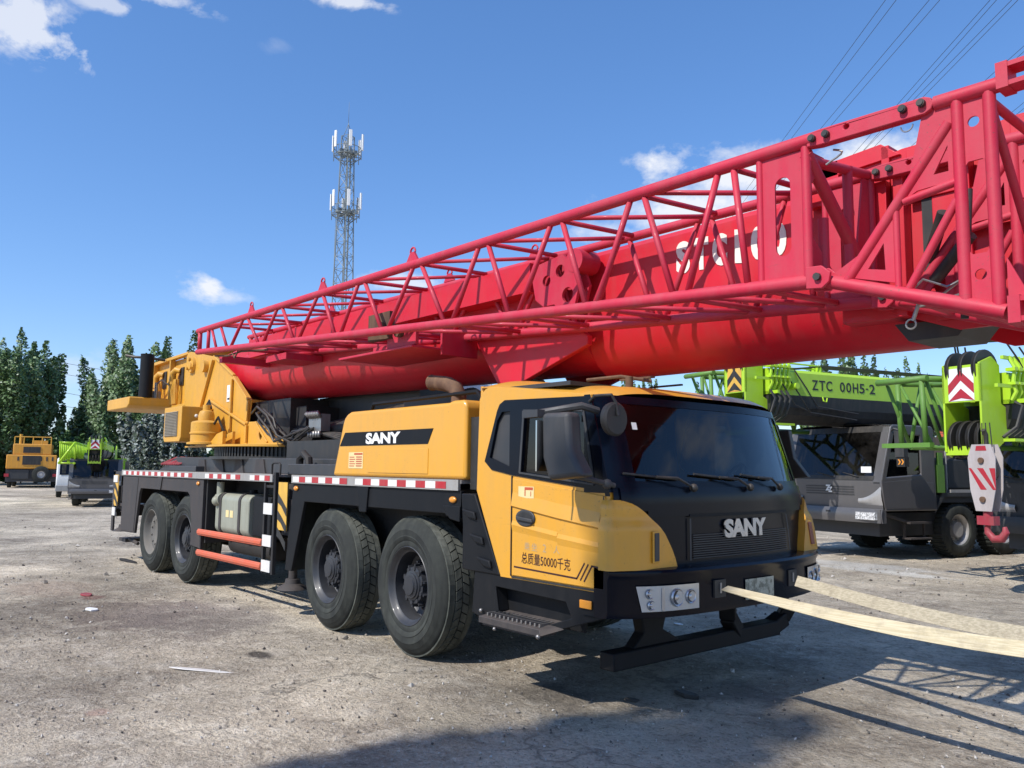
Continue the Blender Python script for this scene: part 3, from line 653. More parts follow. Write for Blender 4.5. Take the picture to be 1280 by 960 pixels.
# root section
def zr(x): return 2.70-(x-4.06)*.335
def uroot(x): return 3.49-.02*(x-4.65)
for y in (YN, YF):
    mb = MB()
    mb.cyl((4.66, y, 3.487), (4.97, y, 3.482), .037, n=14)
    mb.cyl((4.06, y, 2.70), (4.93, y, zr(4.93)), .036, n=14)
    mb.cyl((4.76, y, 3.47), (4.76, y, zr(4.76)), .029, n=12); mb.cyl((4.90, y, 3.47), (4.90, y, zr(4.90)), .029, n=12)
    mb.cyl((4.72, y, 3.37), (4.19, y, 2.68), .028, n=12); mb.cyl((4.49, y, 3.03), (4.75, y, 3.07), .020, n=10); mb.cyl((4.45, y, 2.99), (4.45, y, 2.60), .017, n=10); mb.cyl((4.74, y, 2.98), (4.50, y, 2.58), .021, n=10)
    for me in (plate_mesh([(4.775, 3.46), (4.885, 3.46), (4.885, 3.13), (4.86, 3.15), (4.80, 3.15), (4.775, 3.12)], [circ(4.83, 3.34, .026)], .012),
               plate_mesh([(4.775, 2.49), (4.885, 2.46), (4.885, 2.74), (4.86, 2.70), (4.80, 2.70), (4.775, 2.73)], [circ(4.83, 2.60, .026)], .012),
               plate_mesh([(4.60, 3.46), (4.745, 3.46), (4.745, 3.08), (4.56, 3.07), (4.50, 3.04)], [[(4.64, 3.13), (4.71, 3.13), (4.71, 3.26)]], .012),
               plate_mesh([(4.10, 2.72), (4.46, 2.62), (4.44, 2.97), (4.32, 2.84)], [[(4.30, 2.72), (4.39, 2.70), (4.385, 2.84)]], .012),
               plate_mesh([(4.94, 2.42), (5.06, 2.39), (4.94, 2.66)], [], .012)):
        mb.mesh2(me, xz(y))
    mb.build('root_frame', M['redjib'], jb, O0)
    mb = MB()
    me = plate_mesh([(3.99, 3.46), (4.06, 3.45), (4.62, 3.44), (4.65, 3.455), (4.665, 3.485), (4.65, 3.515), (4.62, 3.53), (4.06, 3.54), (3.99, 3.535)], [circ(4.22, 3.505, .015)], .06); mb.mesh2(me, xz(y)); mb.build('link_bar', M['redjib'], jb, O0, bevel=.006)
    mb = MB()
    for x in (4.03, 4.11, 4.52, 4.61): mb.cyl((x, y-.055, 3.495), (x, y+.05, 3.495), .020, n=16); mb.cyl((x, y-.060, 3.495), (x, y-.05, 3.495), .015, n=14)
    mb.cyl((4.05, y-.075, 2.715), (4.05, y+.06, 2.715), .021, n=8, smooth=False)
    mb.build('pin', M['pin'], jb, O0)
    mb = MB(); mb.prism([(3.98, 2.66), (4.07, 2.65), (4.11, 2.68), (4.12, 2.73), (4.07, 2.775), (3.98, 2.78)], y-.055, y-.035); mb.prism([(3.98, 2.66), (4.07, 2.65), (4.11, 2.68), (4.12, 2.73), (4.07, 2.775), (3.98, 2.78)], y+.03, y+.05); mb.build('joint_lug', M['redjib'], jb, O0, bevel=.004)
    # clevises
    for (zc, zo) in ((3.50, 0), (zr(4.93)-.0, 0)):
        mb = MB()
        for s in (-1, 1):
            mb.box((5.06, y, zc+s*.045), (.20, .11, .022)); mb.cyl((5.16, y, zc+s*.045-.011), (5.16, y, zc+s*.045+.011), .055, n=18)
            mb.cyl((5.16, y, zc+s*.045-.018), (5.16, y, zc+s*.045+.018), .03, n=14)
        mb.b2((4.95, y-.06, zc-.062), (5.0, y+.06, zc+.062))
        mb.build('clevis', M['redjib'], jb, O0)
mb = MB()
for (x, z) in ((4.90, 3.42), (4.76, zr(4.76)), (4.90, zr(4.9)), (4.42, 2.58)): mb.cyl((x, YN, z), (x, YF, z), .022, n=10)
mb.cyl((4.90, YN, zr(4.9)), (4.12, YF, 2.68), .02); mb.cyl((4.12, YN, 2.68), (4.86, YF, zr(4.86)), .02); mb.cyl((4.9, YN, 3.42), (4.9, YF, 2.5), .02)
mb.build('root_brace', M['redjib'], jb, O0)
mb = MB(); mb.cyl((4.50, YN+.1, 2.52), (4.47, YN+.1, 2.44), .01, n=8); mb.tube([(4.46+.025*math.cos(a), YN+.1, 2.425+.025*math.sin(a)) for a in [2*math.pi*k/12 for k in range(13)]], .005, 6)
mb.tube([(4.12+.05*math.sin(k*.7), YN+.02, 3.42-.012*k) for k in range(7)], .006, 5); mb.tube([(4.52+.03*math.cos(a), YN, 3.42+.03*math.sin(a)) for a in [math.pi+math.pi*k/8 for k in range(9)]], .004, 5)
mb.build('ring_clip', M['steel'], jb, O0)
mb = MB(); mb.tube([(-4.9, .0, 3.18), (-4.4, -.02, 3.13), (-4.0, 0, 3.15), (-3.4, .1, 3.12)], .012, 6); mb.tube([(-4.2, -.04, 3.15), (-4.1, -.04, 3.07), (-4.0, -.04, 3.15)], .01, 6); mb.build('cable', M['rust'], jb, O0)

# ---- engine hood
hp = [(-1.43, 1.58), (-1.25, 2.12), (-1.22, 2.175), (-1.17, 2.21), (-1.10, 2.232), (.58, 2.235), (.64, 2.25), (.80, 2.25), (.84, 2.20), (.84, 1.58)]
mb = MB()
n = len(hp); inn = .05
vs = [(x, .0, z) for x, z in hp]+[(x*.0+x+(.0), 2.55, z) for x, z in hp]
mb.prism(hp, .0, 2.55); hood = part('engine_hood', mb, 'yellow', bevel=.03, seg=3)
mb = MB(); mb.prism([(-1.29, 1.885), (-1.19, 2.02), (.37, 2.02), (.29, 1.885)], -.004, .002); mb.build('name_band', M['black'], hood, O0)
mb = MB(); place_text(mb, text_mesh('SANY', 1, .045, .002, .95), (-.77, -.0045, 1.898), (.62, 0, 0), (0, 0, .108), (0, -.001, 0)); mb.build('lettering', M['decalw'], hood, O0)
mb = MB(); mb.b2((-1.10, -.003, 1.66), (-.82, .001, 1.82)); 
for k in range(5): mb.b2((-1.08, -.005, 1.68+k*.022), (-.97 if k % 2 else -.985, -.002, 1.688+k*.022), 1); mb.b2((-.95, -.005, 1.68+k*.022), (-.84, -.002, 1.69+k*.022), 1)
mb.b2((-.99, -.005, 1.795), (-.83, -.002, 1.812), 1); mb.build('warning_sticker', [M['stick'], M['stickred']], hood, O0)
mb = MB(); mb.prism([(-.72, 1.62), (.30, 1.62), (.30, 1.845), (-.72, 1.845)], -.006, .002); mb.build('service_panel', M['yellow'], hood, O0, bevel=.003)
mb = MB(); mb.b2((-1.0, .5, 2.24), (.5, 2.0, 2.30)); mb.tube([(-1.2, .3, 2.24), (-1.15, .3, 2.33), (.6, .3, 2.35), (.7, .3, 2.25)], .02); mb.build('hood_rail', M['black'], hood, O0)
mb = MB(); pts = [(.25, .36, 2.22), (.25, .36, 2.33), (.20, .36, 2.41), (.10, .36, 2.45), (.0, .36, 2.47), (-.16, .36, 2.49)]
mb.tube(pts, .072, 16); mb.lathe([(.072, 0), (.080, -.02), (.066, -.02), (.06, .10), (0, .10)], (-.16, .36, 2.49), 16, ax='x'); part('exhaust_pipe', mb, ['rust'])
mb = MB(); mb.b2((.845, .05, 1.50), (.97, 2.5, 2.1)); mb.b2((.60, .6, 2.26), (.8, 1.9, 2.34)); part('air_intake', mb, 'blk')
# ================================================================== CAB of the main crane
YN_, YF_ = -.09, 2.64
def Fx(y, z):
    t = min(1.0, abs(y-YC)/1.365); return 2.665-(max(0, z-1.5))*.27-.075*t*t-.05*max(0, (t-.86)/.14)**2
def roofedge(x): return 2.335-(x-1.16)*.118
def shrink(p, k):
    cx = sum(a for a, b in p)/len(p); cz = sum(b for a, b in p)/len(p)
    return [(cx+(a-cx)*k, cz+(b-cz)*k) for a, b in p]
for i, y in enumerate((YN_, YF_-.04)):
    out = [(1.11, 1.50), (1.42, .86), (2.50, .86), (2.51, 1.02), (2.535, 1.50), (2.36, 2.19), (1.34, roofedge(1.34)-.002), (1.26, 2.313), (1.20, 2.30), (1.155, 2.265), (1.13, 2.22)]
    q = [(1.27, 1.75), (1.52, 1.67), (1.52, 2.12), (1.42, 2.12), (1.36, 2.05)]
    w = [(1.64, 1.645), (2.40, 1.575), (2.30, 2.08), (1.68, 2.11)]
    me = plate_mesh(out, [q, w], .04); mb = MB(); mb.mesh2(me, xz(y+.02))
    side = part('cab_side', mb, 'yellow', bevel=.012)
    s = -1 if i == 0 else 1; yo = y if i == 0 else y+.04
    # black glazing surround, standing 6 mm proud
    me = plate_mesh([(1.215, 1.73), (1.30, 1.665), (1.55, 1.625), (2.54, 1.525), (2.37, 2.165), (2.34, 2.18), (1.45, 2.20), (1.39, 2.17), (1.36, 2.12)], [shrink(q, .95), shrink(w, .97)], .052); mb = MB(); mb.mesh2(me, xz(yo-s*.018)); mb.build('window_surround', M['gloss'], side, O0)
    mb = MB(); mb.prism(w, yo-s*.02, yo-s*.016); mb.build('side_window', M['sideglass'], side, O0)
    mb = MB(); mb.prism(q, yo-s*.02, yo-s*.016); mb.build('quarter_window', M['dgrey'], side, O0)
    mb = MB(); ww = w+[w[0]]
    for a, b in zip(ww, ww[1:]): mb.beam((a[0], yo+s*.009, a[1]), (b[0], yo+s*.009, b[1]), .02, .012)
    mb.b2((2.05, yo+s*.006, 1.61), (2.075, yo+s*.012, 2.09)) if False else None
    mb.build('window_frame', M['dgrey'], side, O0)
# door: seams, creases, handle, writing
dr = MB(); y = YN_
me = plate_mesh([(1.556, .885), (2.492, .885), (2.494, 1.02), (2.50, 1.50), (1.556, 1.605)], [], .012); dr.mesh2(me, xz(y-.004)); door = part('door', dr, 'yellow', bevel=.006)
mb = MB(); mb.b2((1.543, y-.012, .88), (1.551, y+.002, 1.62)); mb.b2((2.486, y-.012, 1.03), (2.494, y+.0, 1.50)); mb.b2((1.55, y-.0065, .868), (2.47, y, .880)); mb.build('door_seam', M['blk'], door, O0)
mb = MB()
cr_ = [(1.30, 1.425), (1.56, 1.40), (2.05, 1.335), (2.46, 1.29)]
for a, b in zip(cr_, cr_[1:]): mb.prism([(a[0], a[1]), (b[0], b[1]), (b[0], b[1]-.010), (a[0], a[1]-.010)], y-.0115, y-.0102)
mb.build('crease', M['rust'], door, O0) if False else None
mb = MB()
for a, b in zip(cr_[1:], cr_[2:]):
    mb.add([(a[0], y-.010, a[1]+.10), (b[0], y-.010, b[1]+.10), (b[0], y-.026, b[1]), (a[0], y-.026, a[1]), (b[0], y-.010, b[1]-.012), (a[0], y-.010, a[1]-.012)], [(0, 1, 2, 3), (3, 2, 4, 5)])
    mb.add([(a[0], y-.010, a[1]-.11), (b[0], y-.010, b[1]-.10), (b[0], y-.019, b[1]-.13), (a[0], y-.019, a[1]-.14), (b[0], y-.010, b[1]-.17), (a[0], y-.010, a[1]-.19)], [(0, 1, 2, 3), (3, 2, 4, 5)])
mb.build('door_pressing', M['yellow'], door, O0)
mb = MB(); mb.prism(circ(1.715, 1.315, .105, 24, .062), y-.024, y-.008); mb.build('handle_bezel', M['dgrey'], door, O0, bevel=.006)
mb = MB(); mb.prism(circ(1.715, 1.32, .075, 20, .038), y-.026, y-.0238); hb = mb.build('handle_recess', M['blk'], door, O0)
mb = MB(); mb.prism([(1.63, 1.325), (1.80, 1.31), (1.81, 1.285), (1.64, 1.297)], y-.040, y-.020); mb.build('handle', M['dgrey'], door, O0, bevel=.005)
mb = MB(); mb.b2((1.63, y-.013, 1.46), (1.80, y-.0105, 1.545)); mb.b2((1.70, y-.0145, 1.52), (1.79, y-.0125, 1.54), 1); mb.b2((1.70, y-.0145, 1.475), (1.71, y-.0125, 1.52), 1); mb.b2((1.765, y-.0145, 1.475), (1.772, y-.0125, 1.51), 1); mb.build('warning_sticker', [M['stick'], M['stickred']], door, O0)
mb = MB(); me = text_mesh('总质量50000千克', 1, .006, .002); place_text(mb, me, (1.67, y-.0110, .985), (.51, 0, -.008), (0, 0, .082), (0, -.0004, 0)); mb.build('lettering', M['brown'], door, O0)
mb = MB(); 
for ch, x0, w_ in (('乘', 1.70, .06), ('坐', 1.78, .06), ('2', 1.90, .035), ('人', 2.01, .06)): place_text(mb, text_mesh(ch, 1, 0, .002), (x0, y-.0110, 1.085), (w_, 0, -.002), (0, 0, .055), (0, -.0003, 0))
mb.build('worn_lettering', M['ghost'], door, O0)
mb = MB(); yy = y-.0095
def dl(a, b, w_=.012): mb.beam((a[0], yy, a[1]), (b[0], yy, b[1]), .004, w_)
dl((1.585, .952), (2.245, .935)); dl((2.24, .933), (2.315, 1.045)); dl((2.275, .925), (2.35, 1.04)); dl((2.31, .92), (2.385, 1.035)); dl((2.382, 1.031), (2.465, 1.026)); mb.build('pinstripe', M['brown'], door, O0)
# roof
def roof(u, v):
    x = 1.13+u*(2.40-1.13); t = v*2-1; yy = YC+t*(1.365-.0)
    k = 1-abs(t)**7; ze = roofedge(x); rr = min(1, u/.10)
    zz = ze-.02+(.10*k)*(1-(1-rr)**3*.9)
    if u > .93: zz -= (u-.93)/.07*.045
    xx = x if u < .999 else x
    xx += (Fx(yy, 2.18)-2.40)*max(0, (u-.6)/.4)
    return (xx, yy, zz)
mb = MB(); mb.grid(roof, 24, 48)
rear = lambda z: [(1.13, YC+(v*2-1)*1.365, z) for v in [k/24 for k in range(25)]]
mb.b2((1.12, -.07, .95), (1.15, 2.62, 2.33)); rf = part('cab_roof', mb, 'yellow', fix=False)
mb = MB()
for (x, yy) in ((1.9, .9), (1.7, 1.6)): mb.b2((x-.15, yy-.015, 2.405), (x+.2, yy+.015, 2.42))
mb.tube([(1.75, .5, 2.38), (2.0, .62, 2.40), (2.2, .75, 2.36)], .014); mb.cyl((2.15, .55, 2.30), (2.15, .55, 2.38), .03); mb.build('roof_fitting', M['brown'] if False else M['rust'], rf, O0)
# front: shared path around the corner at height z
def path(z, infl=0, lo=2.49):
    """polyline from near side plane round the corner and across to the middle"""
    pts = [(lo, YN_-infl)]; xe = Fx(YN_, z)+infl; r = .045
    pts.append((xe-r, YN_-infl))
    for k in range(1, 7):
        a = math.pi/2*k/6; pts.append((xe-r+r*math.sin(a), YN_-infl+r-r*math.cos(a)))
    for k in range(1, 25):
        yy = YN_-infl+r+(YC-(YN_-infl+r))*k/24; pts.append((Fx(yy, z)+infl, yy))
    return pts
def resample(pts, n, ymax):
    q = []
    for a, b in zip(pts, pts[1:]):
        q.append(a)
        if b[1] >= ymax:
            t = (ymax-a[1])/max(1e-6, b[1]-a[1]); q.append((a[0]+(b[0]-a[0])*t, ymax)); break
    ds = [0]
    for a, b in zip(q, q[1:]): ds.append(ds[-1]+math.hypot(b[0]-a[0], b[1]-a[1]))
    out = []
    for k in range(n+1):
        s = ds[-1]*k/n; j = 0
        while j < len(ds)-2 and ds[j+1] < s: j += 1
        t = (s-ds[j])/max(1e-9, ds[j+1]-ds[j]); out.append((q[j][0]+(q[j+1][0]-q[j][0])*t, q[j][1]+(q[j+1][1]-q[j][1])*t))
    return out
innerc = [(1.02, .41), (1.08, .39), (1.15, .355), (1.25, .29), (1.34, .20), (1.40, .12), (1.45, .035), (1.475, -.035)]
def inner(z):
    for (z0, y0), (z1, y1) in zip(innerc, innerc[1:]):
        if z <= z1: return y0+(y1-y0)*(z-z0)/(z1-z0)
    return innerc[-1][1]
def mirror(p, far): return (p[0], 2*YC-p[1], p[2]) if far else p
for far in (0, 1):
    mb = MB(); rows = [(1.02+.455*k/22) for k in range(23)]; vs = []; n = 26
    for z in rows:
        infl = .042+(.022 if z < 1.30 else .022*max(0, (1.345-z)/.045))
        if z > 1.44: infl -= (z-1.44)/.035*.02
        for (x, yy) in resample(path(z, infl), n, inner(z)): vs.append(mirror((x, yy, z), far))
    mb.add(vs, [(j*(n+1)+i, j*(n+1)+i+1, (j+1)*(n+1)+i+1, (j+1)*(n+1)+i) for j in range(22) for i in range(n)], 0, True)
    # returns to the black panel
    rim = [vs[j*(n+1)+n] for j in range(23)]; back = [(p[0]-.08, p[1], p[2]) for p in rim]
    mb.add(rim+back, [(j, j+1, 23+j+1, 23+j) for j in range(22)], 0, True)
    for row in (0, 22):
        e = vs[row*(n+1):(row+1)*(n+1)]; cpt = mirror((2.42, .05, rows[row]), far); mb.add(e+[cpt], [(i, i+1, n+1) for i in range(n)], 0)
    cp = part('corner_panel', mb, 'yellow')
    mb = MB()
    c0 = (Fx(.20, 1.17)+.063+.004, .20, 1.165); mb.box(mirror(c0, far), (.012, .085, .21), (1 if not far else -1)*R(10)); mb.build('corner_recess', M['yellow2'], cp, O0, bevel=.004)
    mb = MB(); mb.box(mirror((c0[0]+.006, c0[1]+.0, c0[2]), far), (.012, .058, .185), (1 if not far else -1)*R(10)); 
    mb.build('corner_lamp', M['redlens'] if far else M['dgrey'], cp, O0, bevel=.004)
# black front panel, windscreen frame and glass
def front(z0, z1, t0, t1, infl, nu=40, nv=12):
    return lambda u, v: (Fx(YC+(t0+(t1-t0)*u)*1.365, z0+(z1-z0)*v)+infl, YC+(t0+(t1-t0)*u)*1.365, z0+(z1-z0)*v)
mb = MB(); mb.grid(front(.98, 1.565, -.985, .985, 0), 48, 16); fp = part('front_panel', mb, 'gloss', fix=False)
mb = MB(); mb.grid(front(1.40, 1.56, -.96, .96, .018), 48, 4); mb.grid(front(1.36, 1.40, -.80, .80, .018), 48, 2)
mb.build('front_hood', M['gloss'], fp, O0, fix=False)
mb = MB()
for k in range(11): z = 1.06+k*.016; mb.grid(front(z, z+.007, -.47, .47, .016), 16, 1)
for t in (-.5, .49): mb.grid(front(1.05, 1.34, t, t+.012, .02), 1, 6)
mb.build('grille', M['dgrey'], fp, O0, fix=False)
mb = MB(); x = 2.675
place_text(mb, text_mesh('SANY', 1, .05, .002, .93), (x, .98, 1.19), (.004, .56, 0), (0, 0, .135), (.007, 0, 0)); mb.build('maker_name', M['chrome'], fp, O0)
mb = MB(); mb.grid(front(1.35, 1.372, -.5, .5, .022), 24, 1); mb.build('grille_trim', M['black'], fp, O0, fix=False)
ZB, ZT = 1.60, 2.165
mb = MB(); mb.grid(front(ZB, ZT, -.86, .86, 0), 32, 10); ws = part('windscreen', mb, 'glass', fix=False)
mb = MB()
mb.grid(front(1.555, ZB, -.99, .99, .006), 40, 2); mb.grid(front(ZT-.03, 2.19, -.99, .99, .004), 40, 2)
for s in (-1, 1):
    mb.grid(front(ZB, ZT-.03, s*.855, s*.998, .006), 8, 12)
    mb.grid(lambda u, v: ((2.40+(Fx(YC+s*1.362, ZB+(2.19-1.52)*v-.08)-2.40)*1)*u+(2.30)*(1-u) + 0, YC+s*1.369, 1.52+(2.19-1.52)*v), 1, 10)
    mb.grid(lambda u, v: (Fx(YC+s*1.365, 1.50+.69*v)-.0+.005-.03*(1-u)*1.5, YC+s*1.3705, 1.50+.69*v), 2, 10)
mb.build('windscreen_frame', M['gloss'], ws, O0, fix=False)
for (yb, ang, ln) in ((.62, 14, .52), (1.30, 13, .52), (1.85, 12, .50)):
    mb = MB(); a = V((Fx(yb, 1.55)+.05, yb, 1.555)); b = V((Fx(yb-.28, 1.62)+.045, yb-.36, 1.63)); mb.tube([a, (a+b)/2+V((.02, 0, .03)), b], .010, 6)
    c = b+V((0, .12, .012)); pts = [(Fx(yb-.36+s*ln*.5, 1.625)+.022, yb-.36+s*ln*.5, 1.632-s*.02) for s in (-1, -.5, 0, .5, 1)]; mb.tube(pts, .009, 5); mb.sph(tuple(a), .03, 5)
    mb.build('wiper', M['blk'], ws, O0)
mb = MB(); mb.grid(front(1.955, 2.005, -.80, -.765, .004), 2, 2); mb.build('inspection_sticker', M['decalw'], ws, O0, fix=False)
# interior
mb = MB(); mb.b2((1.16, -.04, .95), (1.20, 2.59, 2.3)); mb.b2((1.16, -.04, .95), (2.5, 2.59, 1.0)); mb.b2((2.25, -.02, 1.05), (2.50, 2.57, 1.50)); mb.b2((1.16, -.03, 2.28), (2.1, 2.58, 2.31)); 
inter = part('interior', mb, 'interior')
for yy in (.45, 1.95):
    mb = MB(); mb.b2((1.45, yy-.26, 1.15), (1.95, yy+.26, 1.28)); mb.box((1.43, yy, 1.58), (.13, .5, .66), Matrix.Rotation(R(-8), 3, 'Y')); mb.b2((1.34, yy-.14, 1.92), (1.44, yy+.14, 2.1)); mb.build('seat', M['interior'], inter, O0, bevel=.04)
mb = MB(); rm = Matrix.Rotation(R(-55), 3, 'Y'); cc = V((2.18, 1.95, 1.55))
mb.tube([cc+rm @ V((.22*math.cos(a), .22*math.sin(a), 0)) for a in [2*math.pi*k/24 for k in range(25)]], .016, 6); mb.cyl(cc+V((.25, 0, -.3)), cc, .03); mb.box(cc, (.4, .05, .02), rm); mb.build('steering_wheel', M['black'], inter, O0)
# bumper
def Bx(y): t = min(1, abs(y-YC)/1.375); return 2.80-.10*t*t-.18*t**7
bp = [(.70, -.05), (.705, -.01), (.74, 0), (.95, 0), (.975, .015), (1.00, .022), (1.018, .012), (1.024, -.02), (1.03, -.09), (1.03, -.2)]
mb = MB(); ys = [YC-1.375+2.75*k/60 for k in range(61)]
vs = [(Bx(yy)+dx*(1 if dx > 0 else 1), yy, z+(0.0)) for (z, dx) in bp for yy in ys]; n = 61
mb.add(vs, [(j*n+i, j*n+i+1, (j+1)*n+i+1, (j+1)*n+i) for j in range(len(bp)-1) for i in range(n-1)], 0, True)
for e in (0, 60): mb.add([vs[j*n+e] for j in range(len(bp))]+[(2.40, vs[e][1], 1.03), (2.40, vs[e][1], .70)], [tuple(range(len(bp)+2))])
mb.add([(Bx(yy)-.05, yy, .70) for yy in ys]+[(2.3, yy, .70) for yy in ys], [(i, i+1, n+i+1, n+i) for i in range(n-1)])
bump = part('bumper', mb, 'gloss')
for (yy,) in ((.76,), (1.72,)):
    mb = MB(); mb.box((Bx(yy)+.0, yy, .86), (.02, .13, .12)); mb.build('tow_recess', M['blk'], bump, O0)
    mb = MB(); mb.cyl((Bx(yy)+.012, yy, .83), (Bx(yy)+.012, yy, .90), .009, n=10); mb.build('tow_pin', M['steel'], bump, O0)
for far in (0, 1):
    mb = MB(); a, b = (.04, .535)
    def hl(off):
        c = [(a, .905), (a+.04, .745), (b+.01, .75), (b-.02, .915)]
        return [mirror((Bx(yy)+off, yy, z), far) for yy, z in c]
    def hgrid(y0, y1, z0, z1, off, inset=0): return lambda u, v: mirror((Bx((y0+(y1-y0)*u)+.035*(1-v)*(1-u))+off, (y0+(y1-y0)*u)+.035*(1-v)*(1-u), z0+(z1-z0)*v), far)
    mb.grid(hgrid(a, b, .75, .915, .012), 24, 4); h = mb.build('headlight', M['lens'], bump, O0, fix=False)
    mb = MB()
    for (yy, z, r) in ((.125, .865, .034), (.135, .792, .032), (.335, .832, .062), (.455, .832, .050)):
        nrm = V((1, 0, 0)); x = Bx(yy)+.010
        mb.lathe([(r, 0), (r*.92, .012), (r*.75, .004), (r*.35, -.0), (0, .014)], mirror((x, yy, z), far), 20, ax='x', mis=[0, 0, 1, 0])
    mb.b2(mirror((Bx(.22)+.0, .205, .755), far), mirror((Bx(.22)+.016, .245, .90), far), 0)
    mb.build('lamp_unit', [M['chrome'], M['dgrey']], h, O0)
mb = MB(); mb.grid(lambda u, v: (Bx(1.05+.37*u)+.008, 1.05+.37*u, .755+.145*v), 4, 2); mb.build('number_plate', M['plate'], bump, O0, fix=False)
# lower side skirt with step
for far in (1, 0):
    mb = MB(); y0 = YN_ if not far else YF_
    f = (lambda y: y) if not far else (lambda y: 2*YC-y)
    me = plate_mesh([(1.10, .872), (1.07, .55), (1.30, .50), (1.52, .47), (2.02, .55), (2.49, .70), (2.49, .86)], [[(1.36, .78), (1.40, .60), (1.96, .585), (2.18, .66), (2.12, .76)]], .02)
    mb.mesh2(me, lambda c: (c.x, f(YN_+.012-c.z), c.y))
    mb.b2((1.34, f(.02), .55), (2.2, f(.05), .82)); mb.prism([(1.36, .78), (1.34, .58), (1.40, .60)], f(YN_+.0), f(.02)); mb.b2((1.09, f(-.07), .86), (2.49, f(-.02), .885))
    sk = part('side_skirt', mb, 'black', bevel=.006)
mb = MB(); mb.add([(1.30, -.20, .565), (1.98, -.20, .565), (2.02, .02, .60), (1.36, .02, .60)], [(0, 1, 2, 3)]); mb.add([(1.30, -.20, .565), (1.98, -.20, .565), (1.98, -.20, .52), (1.30, -.20, .52)], [(0, 1, 2, 3)]); mb.add([(1.98, -.20, .565), (1.98, -.20, .52), (2.12, -.06, .58), (2.02, .02, .60)], [(0, 1, 2, 3)]); mb.b2((1.32, -.18, .50), (1.94, .0, .52))
mb.build('step', M['frame'], sk, O0, bevel=.004)
mb = MB()
for k in range(13): mb.b2((1.36+k*.048, -.17, .572), (1.375+k*.048, -.03, .596))
mb.build('tread_plate', M['steel'], sk, O0)
mb = MB(); mb.sph((1.22, -.115, .585), .017, 6); mb.sph((1.50, -.21, .50), .014, 6); mb.sph((1.98, -.215, .52), .017, 6); mb.build('bolt', M['steel'], sk, O0)
mb = MB(); mb.b2((2.27, YN_-.016, .745), (2.38, YN_-.002, .80)); mb.build('side_reflector', M['amber'], sk, O0, bevel=.004)
mb = MB()
mb.prism([(.92, 1.47), (1.10, 1.47), (1.42, .868), (.98, .868)], -.10, -.06)
for (x, z) in ((1.02, 1.33), (1.12, 1.14), (1.22, .97)): mb.prism([(x-.07, z+.02), (x+.10, z), (x+.12, z-.06), (x+.02, z-.045)], -.125, -.10)
mb.b2((.92, -.08, .868), (.98, .5, 1.47)); part('wheel_arch_trim', mb, 'black', bevel=.01)
# mirrors
mr = MB(); mr.tube([(2.44, -.10, 2.07), (2.40, -.22, 2.10), (2.30, -.32, 2.075), (2.10, -.38, 2.05)], .026); mr.box((2.10, -.38, 2.05), (.20, .07, .05), R(-10)); mr.tube([(2.55, -.06, 1.57), (2.52, -.20, 1.60), (2.46, -.32, 1.63)], .018); mr.sph((2.54, -.12, 1.58), .035, 5)
mir = part('door_mirror', mr, 'dgrey')
mb = MB(); yc = -.34
pr = [(2.20, 2.05), (2.46, 2.05), (2.48, 1.80), (2.60, 1.63), (2.27, 1.60), (2.21, 1.75)]
mb.prism(pr, yc-.07, yc+.06); mb.build('mirror_housing', M['dgrey'], mir, O0, bevel=.035, seg=3)
mb = MB(); mb.b2((2.185, yc-.10, 1.66), (2.198, yc+.08, 2.0)); mb.build('mirror_glass', M['mirrorg'], mir, O0)
mr2 = MB(); mr2.tube([(2.36, -.10, 2.14), (2.45, -.14, 2.17), (2.58, -.12, 2.17), (2.60, -.10, 2.12), (2.62, -.10, 2.03)], .011, 8); mm = part('front_mirror', mr2, 'blk')
mb = MB(); mb.lathe([(0, 0), (.10, 0), (.115, -.015), (.11, -.05), (.06, -.07), (0, -.075)], (2.61, -.10, 2.01), 24, ax='x'); mb.build('mirror_housing', M['blk'], mm, O0)
far = MB(); far.tube([(2.40, 2.65, 2.07), (2.35, 2.85, 2.07)], .025); far.prism(pr, 2.86, 2.98); part('far_mirror', far, 'dgrey', bevel=.02)
# hanging front beam
mb = MB(); mb.beam((2.22, .22, .335), (2.22, 2.35, .335), .14, .125); 
for pts in (((2.22, 2.3, .335), (2.24, 2.46, .40), (2.30, 2.52, .55)), ((2.30, 1.55, .72), (2.26, 1.62, .50), (2.22, 1.8, .34))): mb.beam(pts[0], pts[1], .13, .12); mb.beam(pts[1], pts[2], .12, .11)
mb.prism([(.52, .72), (.88, .72), (.80, .50), (1.02, .39), (.46, .39), (.58, .50)], 2.16, 2.26, 'x'); part('underrun_beam', mb, 'black', bevel=.012)
mb = MB(); mb.b2((1.3, .7, .6), (2.3, 1.9, .8)); part('engine_sump', mb, 'dark')

# the front curves back and narrows towards the far side
def warp_cab(v):
    z = v.z
    if v.y <= YC or v.x < 1.0: return v
    s = (v.y-YC)/1.365; pts = [(1.0, 0.), (1.2, .05), (1.5, .20), (2.2, .30), (3., .30)]; dy = 0.
    for (a, b), (c, d) in zip(pts, pts[1:]):
        if a <= z <= c: dy = b+(d-b)*(z-a)/(c-a)
    wx = min(1, max(0, (v.x-1.1)/1.0))
    return V((v.x-.12*s*s*wx, v.y-s*dy, z))
def warp_tree(o):
    if o.type == 'MESH':
        for v in o.data.vertices: v.co = warp_cab(v.co+O0)-O0
    for ch in [x for x in COL.objects if x.parent == o]: warp_tree(ch)
for o in [x for x in COL.objects if x.parent == crane and x.name.split('.')[0] in ('cab_side', 'cab_roof', 'corner_panel', 'front_panel', 'windscreen', 'interior', 'bumper', 'far_mirror')]: warp_tree(o)
